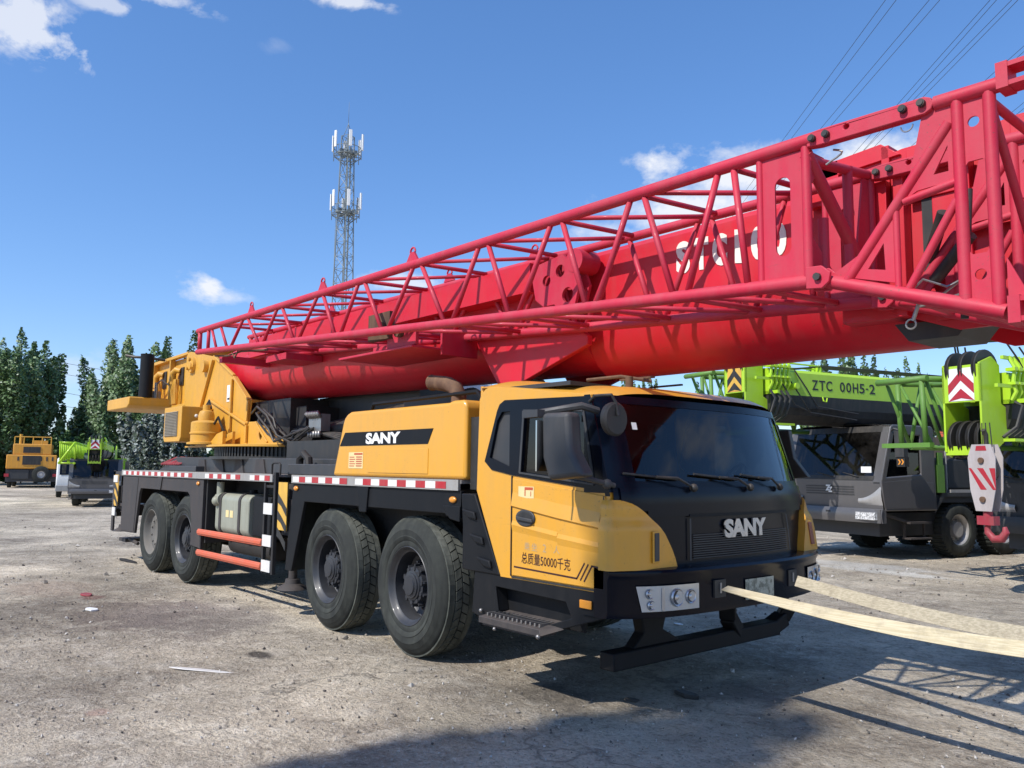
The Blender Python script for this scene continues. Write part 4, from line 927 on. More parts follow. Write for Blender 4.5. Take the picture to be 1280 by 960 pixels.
# ================================================================== tow straps (lie between the bumper and a ground anchor out of view)
def band(pts, w, side=(0, 0, 1)):
    mb = MB(); vs = []
    for i, (p, wv) in enumerate(zip(pts, w)): p = V(p); wv = V(wv); vs += [p-wv, p+wv]
    n = len(pts); mb.add(vs, [(2*i, 2*i+1, 2*i+3, 2*i+2) for i in range(n-1)], 0, False)
    return mb
def strapthing(y0, label, mat, ye, z0, ze, tw, w=.05):
    N = 40; pts = []; ws = []
    for i in range(N+1):
        t = i/N; x = 2.83+t*7.2; z = z0+(ze-z0)*t-.075*math.sin(math.pi*min(1, t*2.5)); y = y0+(ye-y0)*min(1, t*3.4)*1.0
        a = R(tw[0])+(R(tw[1])-R(tw[0]))*min(1, t*6)
        if t > .35: z = z + (0.02-z)*min(1, (t-.35)/.6)
        pts.append((x, y, z)); ws.append((0, w*math.cos(a), w*math.sin(a)))
    mb = band(pts, ws); o = mb.build('tow_strap', mat, None, (0, 0, 0), fix=False)
    s = o.modifiers.new('s', 'SOLIDIFY'); s.thickness = .006
    return tag(o, label, 'tow strap')
strapthing(.76, 'wide cream webbing strap from the near tow point of the black bumper', 'strap', .62, .865, .83, (12, 62), .043)
strapthing(1.70, 'narrow grey webbing strap from the tow point right of the number plate', 'strapend', 1.05, .84, .86, (55, 70), .045)

# ================================================================== generic background cranes (local: x forward, y left, origin at front axle on the ground)
def bg_wheel(parent, x, y, r=.55, w=.36, rimmat='silver', s=1):
    wh = bpy.data.objects.new('wheel', None); COL.objects.link(wh); wh.parent = parent; wh.location = (x, y, r)
    mb = MB(); mb.lathe([(.56*r, .03*s), (.6*r, 0), (.8*r, -.015*s), (.95*r, .02*s), (r, .06*s), (r, (w-.06)*s), (.95*r, (w-.02)*s), (.6*r, w*s), (.5*r, w*s)], (0, 0, 0), 32)
    for k in range(36):
        a = 2*math.pi*k/36; mb.box((r*1.003*math.cos(a), s*w/2, r*1.003*math.sin(a)), (.03, w*.86, .05), Matrix.Rotation(-a, 3, 'Y'))
    mb.build('tyre', M['rubber'], wh)
    mb = MB(); mb.lathe([(.58*r, .03*s), (.52*r, .05*s), (.45*r, .15*s), (.3*r, .16*s), (.28*r, .05*s), (0, .05*s)], (0, 0, 0), 28)
    for k in range(10): a = 2*math.pi*k/10; mb.cyl((.37*r*math.cos(a), .15*s, .37*r*math.sin(a)), (.37*r*math.cos(a), .11*s, .37*r*math.sin(a)), .018, n=6)
    mb.build('rim', M[rimmat], wh)
def bg_crane(loc, rz, label, group=None, boomz=(2.75, 3.8), headx=4.4, cabm='grey', body='green', text=False, chev=('decalw', 'chevred'), hook=False, jib=True, blen=13, name='green_crane', jl=2.6):
    r = thing(name, label, 'truck crane', loc, rz, group)
    P = lambda n, mb, mt, par=None, **k: mb.build(n, mt, par or r, **k)
    # chassis and side boxes
    mb = MB(); mb.b2((-9.5, -.45, .6), (1.0, .45, 1.15)); mb.b2((-9.5, -1.2, 1.15), (-1.0, 1.2, 1.35)); mb.b2((-9.5, 1.0, .75), (-6, 1.24, 1.2)); mb.b2((-3.6, .6, .55), (-1.9, 1.22, 1.2)); mb.b2((-1.0, -1.2, 1.1), (.75, 1.2, 1.25)); mb.b2((.0, -1.0, .45), (2.1, 1.0, .9)); P('chassis', mb, 'dgrey')
    for x in (0, -1.45, -5.2, -6.6): bg_wheel(r, x, 1.2, s=-1); bg_wheel(r, x, -1.2, s=1)
    mb = MB()
    for s in (-1, 1): mb.prism([(-.75, .95), (-.55, 1.22), (.5, 1.22), (.78, .9), (.82, .9), (.56, 1.3), (-.6, 1.3), (-.8, .95)], s*.85, s*1.24)
    P('mudguard', mb, 'dgrey')
    mb = MB(); mb.b2((-1.0, -1.1, 1.35), (.70, 1.1, 2.0)); P('engine_cover', mb, 'dgrey', bevel=.05)
    # cab
    zr_ = 2.62; cp = [(.78, .95), (2.22, .95), (2.34, 1.50), (2.02, 2.58), (1.95, zr_), (.86, zr_), (.80, 2.55)]
    wn = [(1.20, 1.66), (2.18, 1.60), (1.94, 2.42), (1.20, 2.42)]
    cab = MB()
    for y in (-1.25, 1.25):
        me = plate_mesh(cp, [wn], .05); cab.mesh2(me, xz(y-.0 if y > 0 else y))
    cab.b2((.78, -1.24, .95), (.83, 1.24, 2.6)); 
    cab.grid(lambda u, v: (.80+1.22*u+(.06*(1-(2*v-1)**2) if u > .95 else 0), -1.25+2.5*v, 2.60+.05*(1-(2*v-1)**6)), 6, 16)
    cb = P('cab', cab, cabm, bevel=.02)
    FX = lambda y, z: (2.30+(z-.95)*.07 if z < 1.5 else 2.36-(z-1.5)*.30)-.025*(y/1.25)**2
    mb = MB(); mb.grid(lambda u, v: (FX(-1.25+2.5*u, .95+.62*v), -1.25+2.5*u, .95+.62*v), 20, 8); mb.build('front_panel', M[cabm], cb, fix=False)
    mb = MB()
    for k in range(4): mb.grid(lambda u, v: (FX(-.62+1.24*u, 1.24+.05*k+.02*v)+.012, -.62+1.24*u+0*(k), 1.24+.05*k+.02*v), 6, 1)
    mb.build('grille', M['dgrey'], cb, fix=False)
    mb = MB(); mb.grid(lambda u, v: (FX(-1.1+2.2*u, 1.60+.90*v), -1.1+2.2*u, 1.60+.90*v), 20, 8); w = mb.build('windscreen', M['farglass'], cb, fix=False)
    mb = MB()
    for (y0, y1, z0, z1) in ((-1.25, -1.08, 1.5, 2.58), (1.08, 1.25, 1.5, 2.58)): mb.grid(lambda u, v: (FX(y0+(y1-y0)*u, z0+(z1-z0)*v)+.004, y0+(y1-y0)*u, z0+(z1-z0)*v), 4, 8)
    mb.build('pillar', M[cabm], cb, fix=False)
    mb = MB()
    for (z0, z1) in ((1.54, 1.62), (2.48, 2.60)): mb.grid(lambda u, v: (FX(-1.1+2.2*u, z0+(z1-z0)*v)+.006, -1.1+2.2*u, z0+(z1-z0)*v), 16, 2)
    mb.build('windscreen_frame', M['blk'], cb, fix=False)
    mb = MB(); mb.b2((.84, -1.2, .96), (2.1, 1.2, 1.3)); mb.b2((1.9, -1.2, 1.3), (2.2, 1.2, 1.52)); mb.b2((1.1, -.9, 1.3), (1.3, -.4, 2.2)); mb.b2((1.1, .4, 1.3), (1.3, .9, 2.2)); mb.build('interior', M['interior'], cb)
    for y in (-.6, .1, .75):
        mb = MB(); mb.tube([(FX(y, 1.6)+.03, y, 1.6), (FX(y-.3, 1.68)+.02, y-.4, 1.68)], .012, 5); mb.build('wiper', M['blk'], cb)
    for s in (-1, 1):
        mb = MB(); mb.prism(wn, s*1.235, s*1.24); mb.build('side_window', M['sideglass'], cb)
        mb = MB(); mb.prism([(.86, 1.0), (2.26, 1.0), (2.33, 1.5), (1.15, 1.58), (1.05, 1.5), (.86, 1.5)], s*1.276, s*1.282); dd = mb.build('door', M[cabm], cb, bevel=.006)
        mb = MB(); mb.tube([(2.0, s*1.28, 2.5), (2.12, s*1.42, 2.53), (2.10, s*1.5, 2.5)], .02); mb.b2((2.0, s*1.42, 1.98), (2.12, s*1.62, 2.48)); mi_ = mb.build('door_mirror', M['dgrey'], cb, bevel=.02)
        mb = MB(); mb.b2((1.98, s*1.44, 1.80), (2.10, s*1.62, 1.98))
        if text and s == 1:
            for q in (0, 1): mb.prism([(1.47+q*.07, 1.94), (1.50+q*.07, 1.94), (1.535+q*.07, 1.89), (1.50+q*.07, 1.84), (1.47+q*.07, 1.84), (1.505+q*.07, 1.89)], 2.10, 2.104, 'x', 1)
        mb.build('turn_lamp', [M['blk'], M['amber']], cb)
        mb = MB(); mb.grid(lambda u, v: (FX(s*(.72+.53*u), 1.06+.38*v)+.03*math.sin(v*3.1), s*(.72+.53*u), 1.06+(.12+.26*u*u)*v), 8, 4); mb.build('lamp_panel', M['silver'], cb, fix=False)
        mb = MB(); mb.b2((1.0, s*1.1, .40), (1.6, s*1.3, .43)); mb.b2((1.0, s*1.1, .70), (1.6, s*1.3, .74)); mb.b2((1.0, s*1.12, .43), (1.04, s*1.16, .70)); mb.b2((1.56, s*1.12, .43), (1.6, s*1.16, .70)); mb.beam((1.6, s*1.2, .74), (2.35, s*1.1, .95), .05, .05); mb.build('step', M['frame'], r)
    bu = MB(); bu.grid(lambda u, v: (2.42-.10*abs(2*u-1)**3+.03*math.sin(v*3.14), -1.27+2.54*u, .72+.27*v), 20, 4); bu.b2((2.2, -1.25, .72), (2.36, 1.25, .98)); b_ = P('bumper', bu, cabm if cabm != 'white' else 'white', fix=False)
    mb = MB(); mb.b2((2.36, .72, .78), (2.43, 1.18, .92)); mb.build('number_plate', M['plate2'], b_)
    mb = MB(); mb.b2((2.40, .0, .84), (2.446, .12, .92)); mb.build('tow_recess', M['blk'], b_)
    mb = MB()
    if text:
        place_text(mb, text_mesh('Z', 1, .06, .002), (2.352, -.07, 1.31), (0, .13, 0), (0, 0, .12), (.004, 0, 0)); place_text(mb, text_mesh('Z', 1, .06, .002), (2.352, .0, 1.28), (0, .10, 0), (0, 0, .11), (.004, 0, 0)); mb.build('badge', M['decalw'], cb)
        mb = MB(); mb.b2((FX(.9, 1.7)-.0, .78, 1.68), (FX(.9, 1.7)+.012, 1.02, 1.80)); mb.build('inspection_sticker', M['decalw'], cb)
    # superstructure
    mb = MB(); mb.cyl((-4.2, 0, 1.35), (-4.2, 0, 1.7), .9, n=32); P('slewing_ring', mb, 'dgrey')
    mb = MB()
    for y in (-.62, .58): mb.prism([(-7.4, 1.75), (-3.4, 1.75), (-4.6, 2.6), (-6.2, boomz[1]), (-7.6, boomz[1])], y, y+.04)
    mb.b2((-8.0, -1.2, 1.8), (-7.2, 1.2, 2.7)); P('superstructure', mb, body)
    mb = MB(); mb.prism([(-5.2, 1.6), (-3.6, 1.6), (-3.3, 2.0), (-3.8, 3.0), (-5.2, 3.0)], -1.3, -.68); oc = P('operator_cab', mb, 'darkgreen', bevel=.04)
    mb = MB(); mb.prism([(-4.9, 2.0), (-3.5, 2.0), (-3.9, 2.9), (-4.9, 2.9)], -1.308, -1.302); mb.build('window', M['gloss'], oc)
    # boom: lime upper shell over a black belly
    zb, zt = boomz; h = zt-zb; zm = zb+h*.52; W_ = .40
    bm_ = MB(); x0, x1 = headx-.5-blen, headx-.5
    up_ = [(-W_, zm), (-W_, zt-.06), (-W_+.06, zt), (W_-.06, zt), (W_, zt-.06), (W_, zm)]
    bm_.prism(up_, x0, x1, 'x', 0)
    lowp = [(-W_, zm), (W_, zm)]+[(W_*math.cos(a)*1.0, zm-(zm-zb)*math.sin(a)**.7) for a in [math.pi*k/10 for k in range(1, 10)]]
    bm_.prism(lowp, x0, x1-.02, 'x', 1); bo_ = P('boom', bm_, [body, 'blk'])
    if text:
        mb = MB(); zt0 = zm+.13
        for ch, xa, xb in [(c_, 3.15-(3.05-a_)*.74, 3.15-(3.05-b_)*.74) for c_, a_, b_ in (('Z', 3.05, 2.83), ('T', 2.79, 2.57), ('C', 2.53, 2.31), ('0', 2.02, 1.83), ('0', 1.78, 1.59), ('H', 1.53, 1.32), ('5', 1.27, 1.07), ('-', 1.02, .93), ('2', .88, .66))]:
            z0, z1 = (zt0, zt0+.20) if ch != '-' else (zt0+.085, zt0+.11)
            place_text(mb, text_mesh(ch, 1, .012, .002), (xa, W_+.002, z0), (xb-xa, 0, 0), (0, 0, z1-z0), (0, .002, 0))
        mb.build('lettering', M['blk'], bo_)
        mb = MB(); mb.b2((3.6, W_, zm+.12), (3.75, W_+.1, zm+.22)); mb.cyl((3.68, W_, zm+.17), (3.68, W_+.15, zm+.17), .06); mb.tube([(2.9, W_+.03, zm), (2.9, W_+.05, zm-.08), (2.82, W_+.05, zm-.10), (2.8, W_+.05, zm-.02)], .015, 6); mb.b2((2.55, -.1, zt), (2.63, .1, zt+.14)); mb.tube([(4.2, .1, zt+.18), (2.6, .1, zt+.16), (2.6, .1, zt+.02)], .02, 6); mb.tube([(4.2, -.1, zt+.10), (2.6, 0, zt+.10)], .015, 6); mb.build('fitting', M[body], bo_)
        mb = MB(); mb.lathe([(0, 0), (.09, 0), (.09, .02), (0, .02)], (4.05, W_, zm+.35), 20); mb.build('lamp', M['decalw'], bo_)
    # head
    hx = headx; hd_ = MB(); 
    for y in (-.30, .27): hd_.prism([(hx-.62, zb+.05), (hx-.1, zb-.28), (hx+.02, zb-.2), (hx+.02, zt+.12), (hx-.25, zt+.22), (hx-.42, zt+.1), (hx-.42, zb+.5), (hx-.62, zb+.4)], y, y+.03)
    hd_.b2((hx-.02, -.30, zm+.02), (hx+.02, .30, zm+.56)); hd_.b2((hx-.05, -.30, zb-.25), (hx, .30, zb-.12)); hd_.b2((hx-.55, -.6, zm), (hx-.5, .6, zm+.06)); hd_.b2((hx-.9, .45, zb-.06), (hx-.2, .62, zb-.02))
    hh = hd_.build('boom_head', M[body], bo_)
    mb = MB(); c0, c1 = M[chev[0]], M[chev[1]]; zc0 = zm+.04; ww = .20
    mb.b2((hx+.021, -ww, zc0), (hx+.026, ww, zc0+.48), 0)
    for z in (zc0+.10, zc0-.16):
        q = [(-ww, z), (0, z+.20), (ww, z), (ww, z+.14), (0, z+.34), (-ww, z+.14)]
        q = [(a, min(max(b, zc0), zc0+.48)) for a, b in q]; mb.prism(q, hx+.027, hx+.030, 'x', 1)
    mb.build('chevron_plate', [c0, c1], bo_)
    for z, n_ in ((zt+.05, 3), (zb-.02, 4)):
        mb = MB()
        for k in range(n_): y = -.21+.42*k/(n_-1); mb.lathe([(.04, -.03), (.27, -.03), (.28, -.02), (.24, 0), (.28, .02), (.27, .03), (.04, .03)], (hx-.22, y, z), 24)
        mb.build('sheave', M['pin'], bo_)
    mb = MB()
    for k in range(5):
        y = .36+.0*k; x = hx-.45-k*.11
        mb.tube([(x, .42, zt+.22), (x-.02, .50, zt+.05), (x-.01, .47, zt-.15), (x-.02, .50, zt-.30), (x, .44, zt-.42)], .03, 6)
        mb.b2((x-.03, .40, zt+.0), (x+.05, .54, zt+.05)); mb.b2((x-.03, .42, zt-.2), (x+.05, .54, zt-.16))
    mb.beam((hx-.1, .45, zt-.22), (hx-1.0, .45, zt-.22), .05, .05); mb.beam((hx-.3, .42, zt+.2), (hx-1.0, .42, zt+.18), .05, .05)
    mb.build('pulley_guard', M[body], bo_)
    mb = MB()
    for k in range(4): x = hx-.42-k*.13; mb.tube([(x, .50, zt-.45), (x-.02, .60, zb+.45), (x+.06, .55, zb+.15), (x+.22, .45, zb)], .025, 6)
    mb.build('hose', M['hose'], bo_)
    # stowed jib root beside the head
    if jib:
        g = MB(); jx, ya, yb2 = hx+.15, -.55, -1.25; zj0, zj1 = zb-.1, zt-.05
        for y in (ya, yb2):
            sh_ = 0 if y == ya else -.35
            g.cyl((jx+sh_, y, zj1), (jx-jl, y, zj1+.1), .045, n=8); g.cyl((jx+sh_, y, zj1), (jx-.05+sh_, y, zj0), .04, n=8); g.cyl((jx-.6, y, zj0), (jx-jl, y, zj0), .045, n=8)
            for k in range(3): xa = jx-.1-k*.8; g.cyl((xa, y, zj1), (xa-.5, y, zj0), .03, n=8); g.cyl((xa-.5, y, zj0), (xa-.8, y, zj1), .03, n=8)
        for k in range(4): xa = jx-.2-k*.75; g.cyl((xa, ya, zj1+.02), (xa-.2, yb2, zj1+.02), .03, n=8); g.cyl((xa, ya, zj0), (xa-.2, yb2, zj0), .03, n=8); g.cyl((xa, ya, zj0), (xa-.2, yb2, zj1), .025, n=8)
        g.b2((jx-.1, yb2-.05, zj0-.03), (jx+.0, ya+.1, zj0+.04)); g.cyl((jx, yb2-.1, zj1), (jx, ya+.1, zj1), .05, n=8)
        P('lattice_jib', g, [M['green2'] if body == 'green' else M[body]])
    return r
hB = (-.25502, -.96694); angB = math.atan2(hB[1], hB[0]); oB = V((-1.6366, 13.971, 0)); latB = V((.96694, -.25502, 0)); fB = V((hB[0], hB[1], 0))
def clutter(root, body):
    rr = random.Random(5); mb = MB()
    for k in range(9):
        x = 4.3-rr.random()*.8; y = rr.choice((-.36, .40)); z = 3.7-rr.random()*.2
        mb.tube([(x, y, z), (x-.2, y*1.25, z-.35), (x-.5, y*1.2, z-.7), (x-.9-rr.random(), y*1.05, z-.8)], .014, 5)
    for k in range(5): mb.tube([(4.6, -.2+.1*k, 3.6), (2.5, -.2+.1*k, 3.84), (-3, -.15+.08*k, 3.86)], .011, 5)
    mb.build('cable', M['hose'], root)
    mb = MB()
    for s in (-1, 1):
        mb.tube([(.7, s*1.15, 1.3), (.7, s*1.15, 2.5), (.3, s*1.15, 2.5), (.3, s*1.15, 1.3)], .02, 6)
        mb.b2((-.6, s*1.18, 1.3), (.3, s*1.24, 1.36))
    mb.build('grab_rail', M['silver'], root)
    mb = MB(); mb.cyl((-.5, -.7, 1.9), (-.5, -.7, 2.9), .09); mb.b2((-.9, .3, 2.0), (-.1, 1.1, 2.45)); mb.cyl((-.7, 1.12, 2.2), (-.2, 1.12, 2.2), .14); mb.build('exhaust_box', M['frame'], root)
    mb = MB(); mb.b2((.50, 1.18, 1.30), (.72, 1.26, 1.85)); mb.b2((.52, 1.2, 1.85), (.66, 1.25, 2.1)); mb.build('jack_cylinder', M[body], root)
cB = bg_crane(oB, angB, 'grey cab truck crane with lime boom lettered 00H5-2, behind the yellow crane cab', None, (2.62, 3.68), 4.75, text=True, chev=('yelstripe', 'blk'))
cC = bg_crane(oB+latB*4.45-fB*.15, angB, 'dark green crane at the right edge with red and white chevron on its boom head', None, (2.20, 3.16), 4.55, cabm='dgrey', text=False)
clutter(cB, 'green2'); clutter(cC, 'green2')
# hook block hanging from the right-hand green crane
hk0 = oB+latB*4.80-fB*.15+fB*4.62
hb_ = thing('hook_block', 'red and white striped hook block hanging in front of the right green crane', 'hook block', (hk0.x, hk0.y, 1.04), angB); hb_.scale = (.68, .68, .68)
mb = MB(); outl = [(-.30, 1.28), (-.20, 1.55), (.20, 1.55), (.30, 1.28), (.27, .62), (.17, .18), (-.17, .18), (-.27, .62)]
for x in (-.13, .11): mb.prism(outl, x, x+.02, 'x', 0)
mb.prism([(.12, 1.42), (-.12, 1.42), (-.10, 1.52), (.10, 1.52)], .131, .134, 'x', 1)
for k in range(3):
    a = -.36+k*.26; q = [(a+.0, 1.06), (a+.13, 1.06), (a+.45, .62), (a+.32, .62)]; q = [(min(.285, max(-.285, y)), z) for y, z in q]; mb.prism(q, .131, .134, 'x', 1)
hb1 = mb.build('side_cheek', [M['hookw'], M['chevred']], hb_)
mb = MB()
for z in (1.22, .42): mb.cyl((-.16, 0, z), (.17, 0, z), .06, n=12)
mb.build('axle_nut', M['rust'], hb_)
mb = MB()
for y in (-.0,): mb.lathe([(.04, -.06), (.25, -.06), (.26, .06), (.04, .06)], (0, 0, 1.0), 24, ax='x')
mb.build('sheave', M['pin'], hb_)
mb = MB(); mb.cyl((0, 0, .18), (0, 0, -.02), .09); mb.b2((-.1, -.18, -.1), (.1, .18, .08)); mb.build('swivel', M['hookred'], hb_)
mb = MB(); rads = [(.06, 0, -.05), (.06, .02, -.16), (.07, .02, -.25), (.08, -.10, -.38), (.085, -.27, -.36), (.07, -.36, -.22), (.04, -.34, -.12)]
mb.tube([(0, -y, z) for _, y, z in rads], [r_ for r_, _, _ in rads], 12); mb.build('hook', M['hookred'], hb_)
mb = MB()
for y in (-.16, -.05, .05, .16): mb.cyl((0, y, 1.5), (0, y*.8, 2.0), .012, n=6)
mb.tube([(-.05, 0, 1.55), (-.05, 0, 1.75), (.02, 0, 1.85)], .05, 8); mb.build('wire_rope', M['pin'], hb_)
# far left crane facing us, white cab truck, orange crane from behind
cD = bg_crane((-30.0, 4.75, 0), R(-17), 'dark grey cab truck crane with lime lattice jib, small in the far left yard', None, (2.6, 3.5), 3.9, cabm='grey', jib=False, blen=11); cD.scale = (.72, .72, .72)
lj = MB(); 
for y in (-1.75, -1.05):
    for z in (2.35, 3.45): lj.cyl((2.6, y, z), (-6.5, y, z), .06, n=8)
    for k in range(9): x = 2.4-k*1.0; lj.cyl((x, y, 3.45), (x-.5, y, 2.35), .045, n=6); lj.cyl((x-.5, y, 2.35), (x-1, y, 3.45), .045, n=6)
for k in range(9): x = 2.4-k*1.0; lj.cyl((x, -1.75, 3.45), (x, -1.05, 3.45), .04, n=6); lj.cyl((x, -1.75, 2.35), (x, -1.05, 2.35), .04, n=6)
lj.cyl((2.6, -1.75, 2.35), (2.6, -1.05, 3.45), .06, n=6); lj.build('lattice_jib', M['green'], cD)
# white truck
wt = thing('white_truck', 'white cab truck parked beside the far dark crane', 'truck', (-39.5, 6.0, 0), R(-12)); wt.scale = (.68, .68, .68)
mb = MB(); mb.prism([(-1.2, .7), (1.0, .7), (1.12, 1.5), (.75, 2.85), (-1.2, 2.9)], -1.2, 1.2); cb = mb.build('cab', M['white'], wt, bevel=.08)
mb = MB(); mb.add([(1.10, -1.0, 1.65), (1.10, 1.0, 1.65), (.81, 1.0, 2.65), (.81, -1.0, 2.65)], [(0, 1, 2, 3)]); mb.build('windscreen', M['gloss'], cb, (-.03, 0, 0), fix=False)
mb = MB(); 
for s in (-1, 1): mb.prism([(-.3, 1.6), (.85, 1.6), (.65, 2.5), (-.3, 2.5)], s*1.205, s*1.21)
mb.build('side_window', M['gloss'], cb)
mb = MB(); mb.b2((1.0, -1.22, .45), (1.25, 1.22, .9)); mb.build('bumper', M['silver'], wt, bevel=.04)
mb = MB(); mb.b2((-6.5, -1.2, .9), (-1.3, 1.2, 1.2)); mb.build('chassis', M['dgrey'], wt)
for x in (0, -4.2): bg_wheel(wt, x, 1.15, .5, s=-1); bg_wheel(wt, x, -1.15, .5, s=1)
# orange crane seen from behind
oc_ = thing('orange_crane', 'orange crane seen from behind with a spare wheel on its tail, far left', 'truck crane', (-58.5, 7.5, 0), R(166)); oc_.scale = (.68, .68, .68)
mb = MB(); mb.b2((-1.6, -2.2, 1.9), (-1.0, 2.2, 3.3)); mb.b2((-1.4, -1.7, 3.3), (1.5, 1.7, 4.4)); mb.b2((-1.0, -2.2, 1.9), (6, 2.2, 2.6)); sp = mb.build('superstructure', M['orangecrane'], oc_, bevel=.08)
mb = MB()
for y in (-1.6, -.8, 0, .8, 1.6): mb.cyl((-1.3, y, 4.4), (-1.3, y, 5.1), .05, n=6)
mb.tube([(-1.3, -1.6, 5.1), (-1.3, 1.6, 5.1)], .05, 6); mb.cyl((.2, 1.2, 4.4), (.2, 1.2, 5.4), .14); mb.b2((.4, -1.2, 4.4), (1.4, .2, 4.8)); mb.build('roof_rail', M['yellow2'], oc_)
mb = MB()
for k in range(7): mb.b2((-1.62, -1.9+k*.5, 2.7), (-1.60, -1.75+k*.5, 3.1))
mb.build('vent', M['dgrey'], oc_)
mb = MB(); mb.b2((-1.55, -2.3, 1.1), (-1.35, -1.9, 1.4)); mb.b2((-1.55, 1.9, 1.1), (-1.35, 2.3, 1.4)); mb.build('tail_lamp', M['chevred'], oc_)
mb = MB(); mb.b2((-1.45, -.7, 3.5), (-1.38, .8, 4.1)); mb.b2((-1.65, -.8, 2.3), (-1.58, .8, 3.2)); mb.build('opening', M['blk'], sp)
mb = MB(); mb.b2((-1.3, -2.2, .6), (8, 2.2, 1.85)); mb.b2((-1.5, .2, .9), (-1.3, 1.8, 1.8)); mb.build('chassis', M['dgrey'], oc_)
mb = MB(); mb.lathe([(.35, -.18), (.7, -.2), (.82, -.12), (.82, .12), (.35, .15)], (-1.62, -.9, 1.35), 28, ax='x'); sw = mb.build('spare_wheel', M['rubber'], oc_)
mb = MB(); mb.lathe([(.42, -.2), (.38, -.12), (.2, -.1), (.15, -.15), (0, -.15)], (-1.62, -.9, 1.35), 24, ax='x'); mb.build('rim', M['silver'], sw)
for x in (0, 5): bg_wheel(oc_, x, 2.1, .6, s=-1); bg_wheel(oc_, x, -2.1, .6, s=1)
# orange boom behind the lettered crane
ob_ = thing('orange_boom_crane', 'orange boomed crane mostly hidden behind the grey cab of the lettered green crane', 'truck crane', (6.0, 27.5, 0), R(197))
mb = MB(); mb.prism([(-.4, 2.55), (.4, 2.55), (.4, 3.15), (-.4, 3.15)], -7, 11.5, 'x'); mb.build('boom', M['stickred'], ob_, bevel=.05)
mb = MB(); mb.b2((-6, -1.2, .7), (8.5, 1.2, 1.6)); mb.b2((-6, -1.1, 1.6), (-3, 1.1, 3.4)); mb.build('chassis', M['dgrey'], ob_)
mb = MB(); mb.b2((-2, .42, 3.0), (10, .5, 3.1)); mb.build('jib', M['orangecrane'], ob_)
for x in (-4, -2.6, 4, 6): bg_wheel(ob_, x, 1.15, s=-1); bg_wheel(ob_, x, -1.15, s=1)

# ================================================================== mast
tw_o = V((-91.5, 49.0, 0)); tr = thing('telecom_mast', 'tall galvanised lattice mast with two rings of white antenna panels', 'mast', tw_o, R(20))
mb = MB(); H = 47.5
def hw(z): return 1.35-.75*min(1, z/47)
for sx, sy in ((-1, -1), (1, -1), (1, 1), (-1, 1)): mb.tube([(sx*hw(z), sy*hw(z), z) for z in (0, 12, 24, 36, H)], .09, 6)
z = 0; k = 0
while z < H-1:
    dz = 1.9; a, b = hw(z), hw(z+dz)
    cs = [(-1, -1), (1, -1), (1, 1), (-1, 1)]
    for i in range(4):
        p, q = cs[i], cs[(i+1) % 4]
        if k % 2: p, q = q, p
        mb.cyl((p[0]*a, p[1]*a, z), (q[0]*b, q[1]*b, z+dz), .045, n=5); mb.cyl((cs[i][0]*b, cs[i][1]*b, z+dz), (cs[(i+1) % 4][0]*b, cs[(i+1) % 4][1]*b, z+dz), .035, n=5)
    z += dz; k += 1
for i in range(60): mb.cyl((-1.5, -.3, i*.6), (-1.5, .3, i*.6), .02, n=4)
mb.cyl((-1.5, -.3, 0), (-1.5, -.3, 38), .03, n=4); mb.cyl((-1.5, .3, 0), (-1.5, .3, 38), .03, n=4); mb.tube([(.3, .3, 0), (.3, .3, 46)], .12, 6)
mb.build('lattice', M['galv'], tr)
for zp in (36.2, 44.6):
    mb = MB(); rr = 1.9
    for zz in (zp, zp+1.1): mb.tube([(rr*math.cos(a), rr*math.sin(a), zz) for a in [2*math.pi*i/16 for i in range(17)]], .05, 5)
    for i in range(8): a = 2*math.pi*i/8; mb.cyl((rr*math.cos(a), rr*math.sin(a), zp), (rr*math.cos(a), rr*math.sin(a), zp+1.1), .04, n=5); mb.cyl((.5*math.cos(a), .5*math.sin(a), zp-1.2), (rr*math.cos(a), rr*math.sin(a), zp), .05, n=5); mb.cyl((0, 0, zp), (rr*math.cos(a), rr*math.sin(a), zp), .06, n=5)
    for i in range(10): a = 2.3*i; mb.box((1.1*math.cos(a), 1.1*math.sin(a), zp+.3+.1*(i % 4)), (.5, .4, .5), a)
    mb.build('platform', M['galv'], tr)
    for i in range(6):
        a = 2*math.pi*(i+.35)/6; c = (2.15*math.cos(a), 2.15*math.sin(a)); mb = MB(); mb.box((c[0], c[1], zp+1.9), (.16, .42, 2.3), a); mb.build('antenna_panel', M['decalw'], tr, bevel=.03)
        mb = MB(); mb.cyl((c[0]*.93, c[1]*.93, zp-.6), (c[0]*.93, c[1]*.93, zp+3.1), .05, n=5); mb.build('antenna_pole', M['galv'], tr)
mb = MB(); mb.cyl((0, 0, 46), (0, 0, 49.5), .06, .04, n=5); mb.cyl((0, 0, 49.5), (0, 0, 52.5), .035, .02, n=5)
for i in range(4): a = i*1.57+.7; mb.cyl((.6*math.cos(a), .6*math.sin(a), 47.5), (0, 0, 49.3), .04, n=5)
mb.build('lightning_rod', M['galv'], tr)

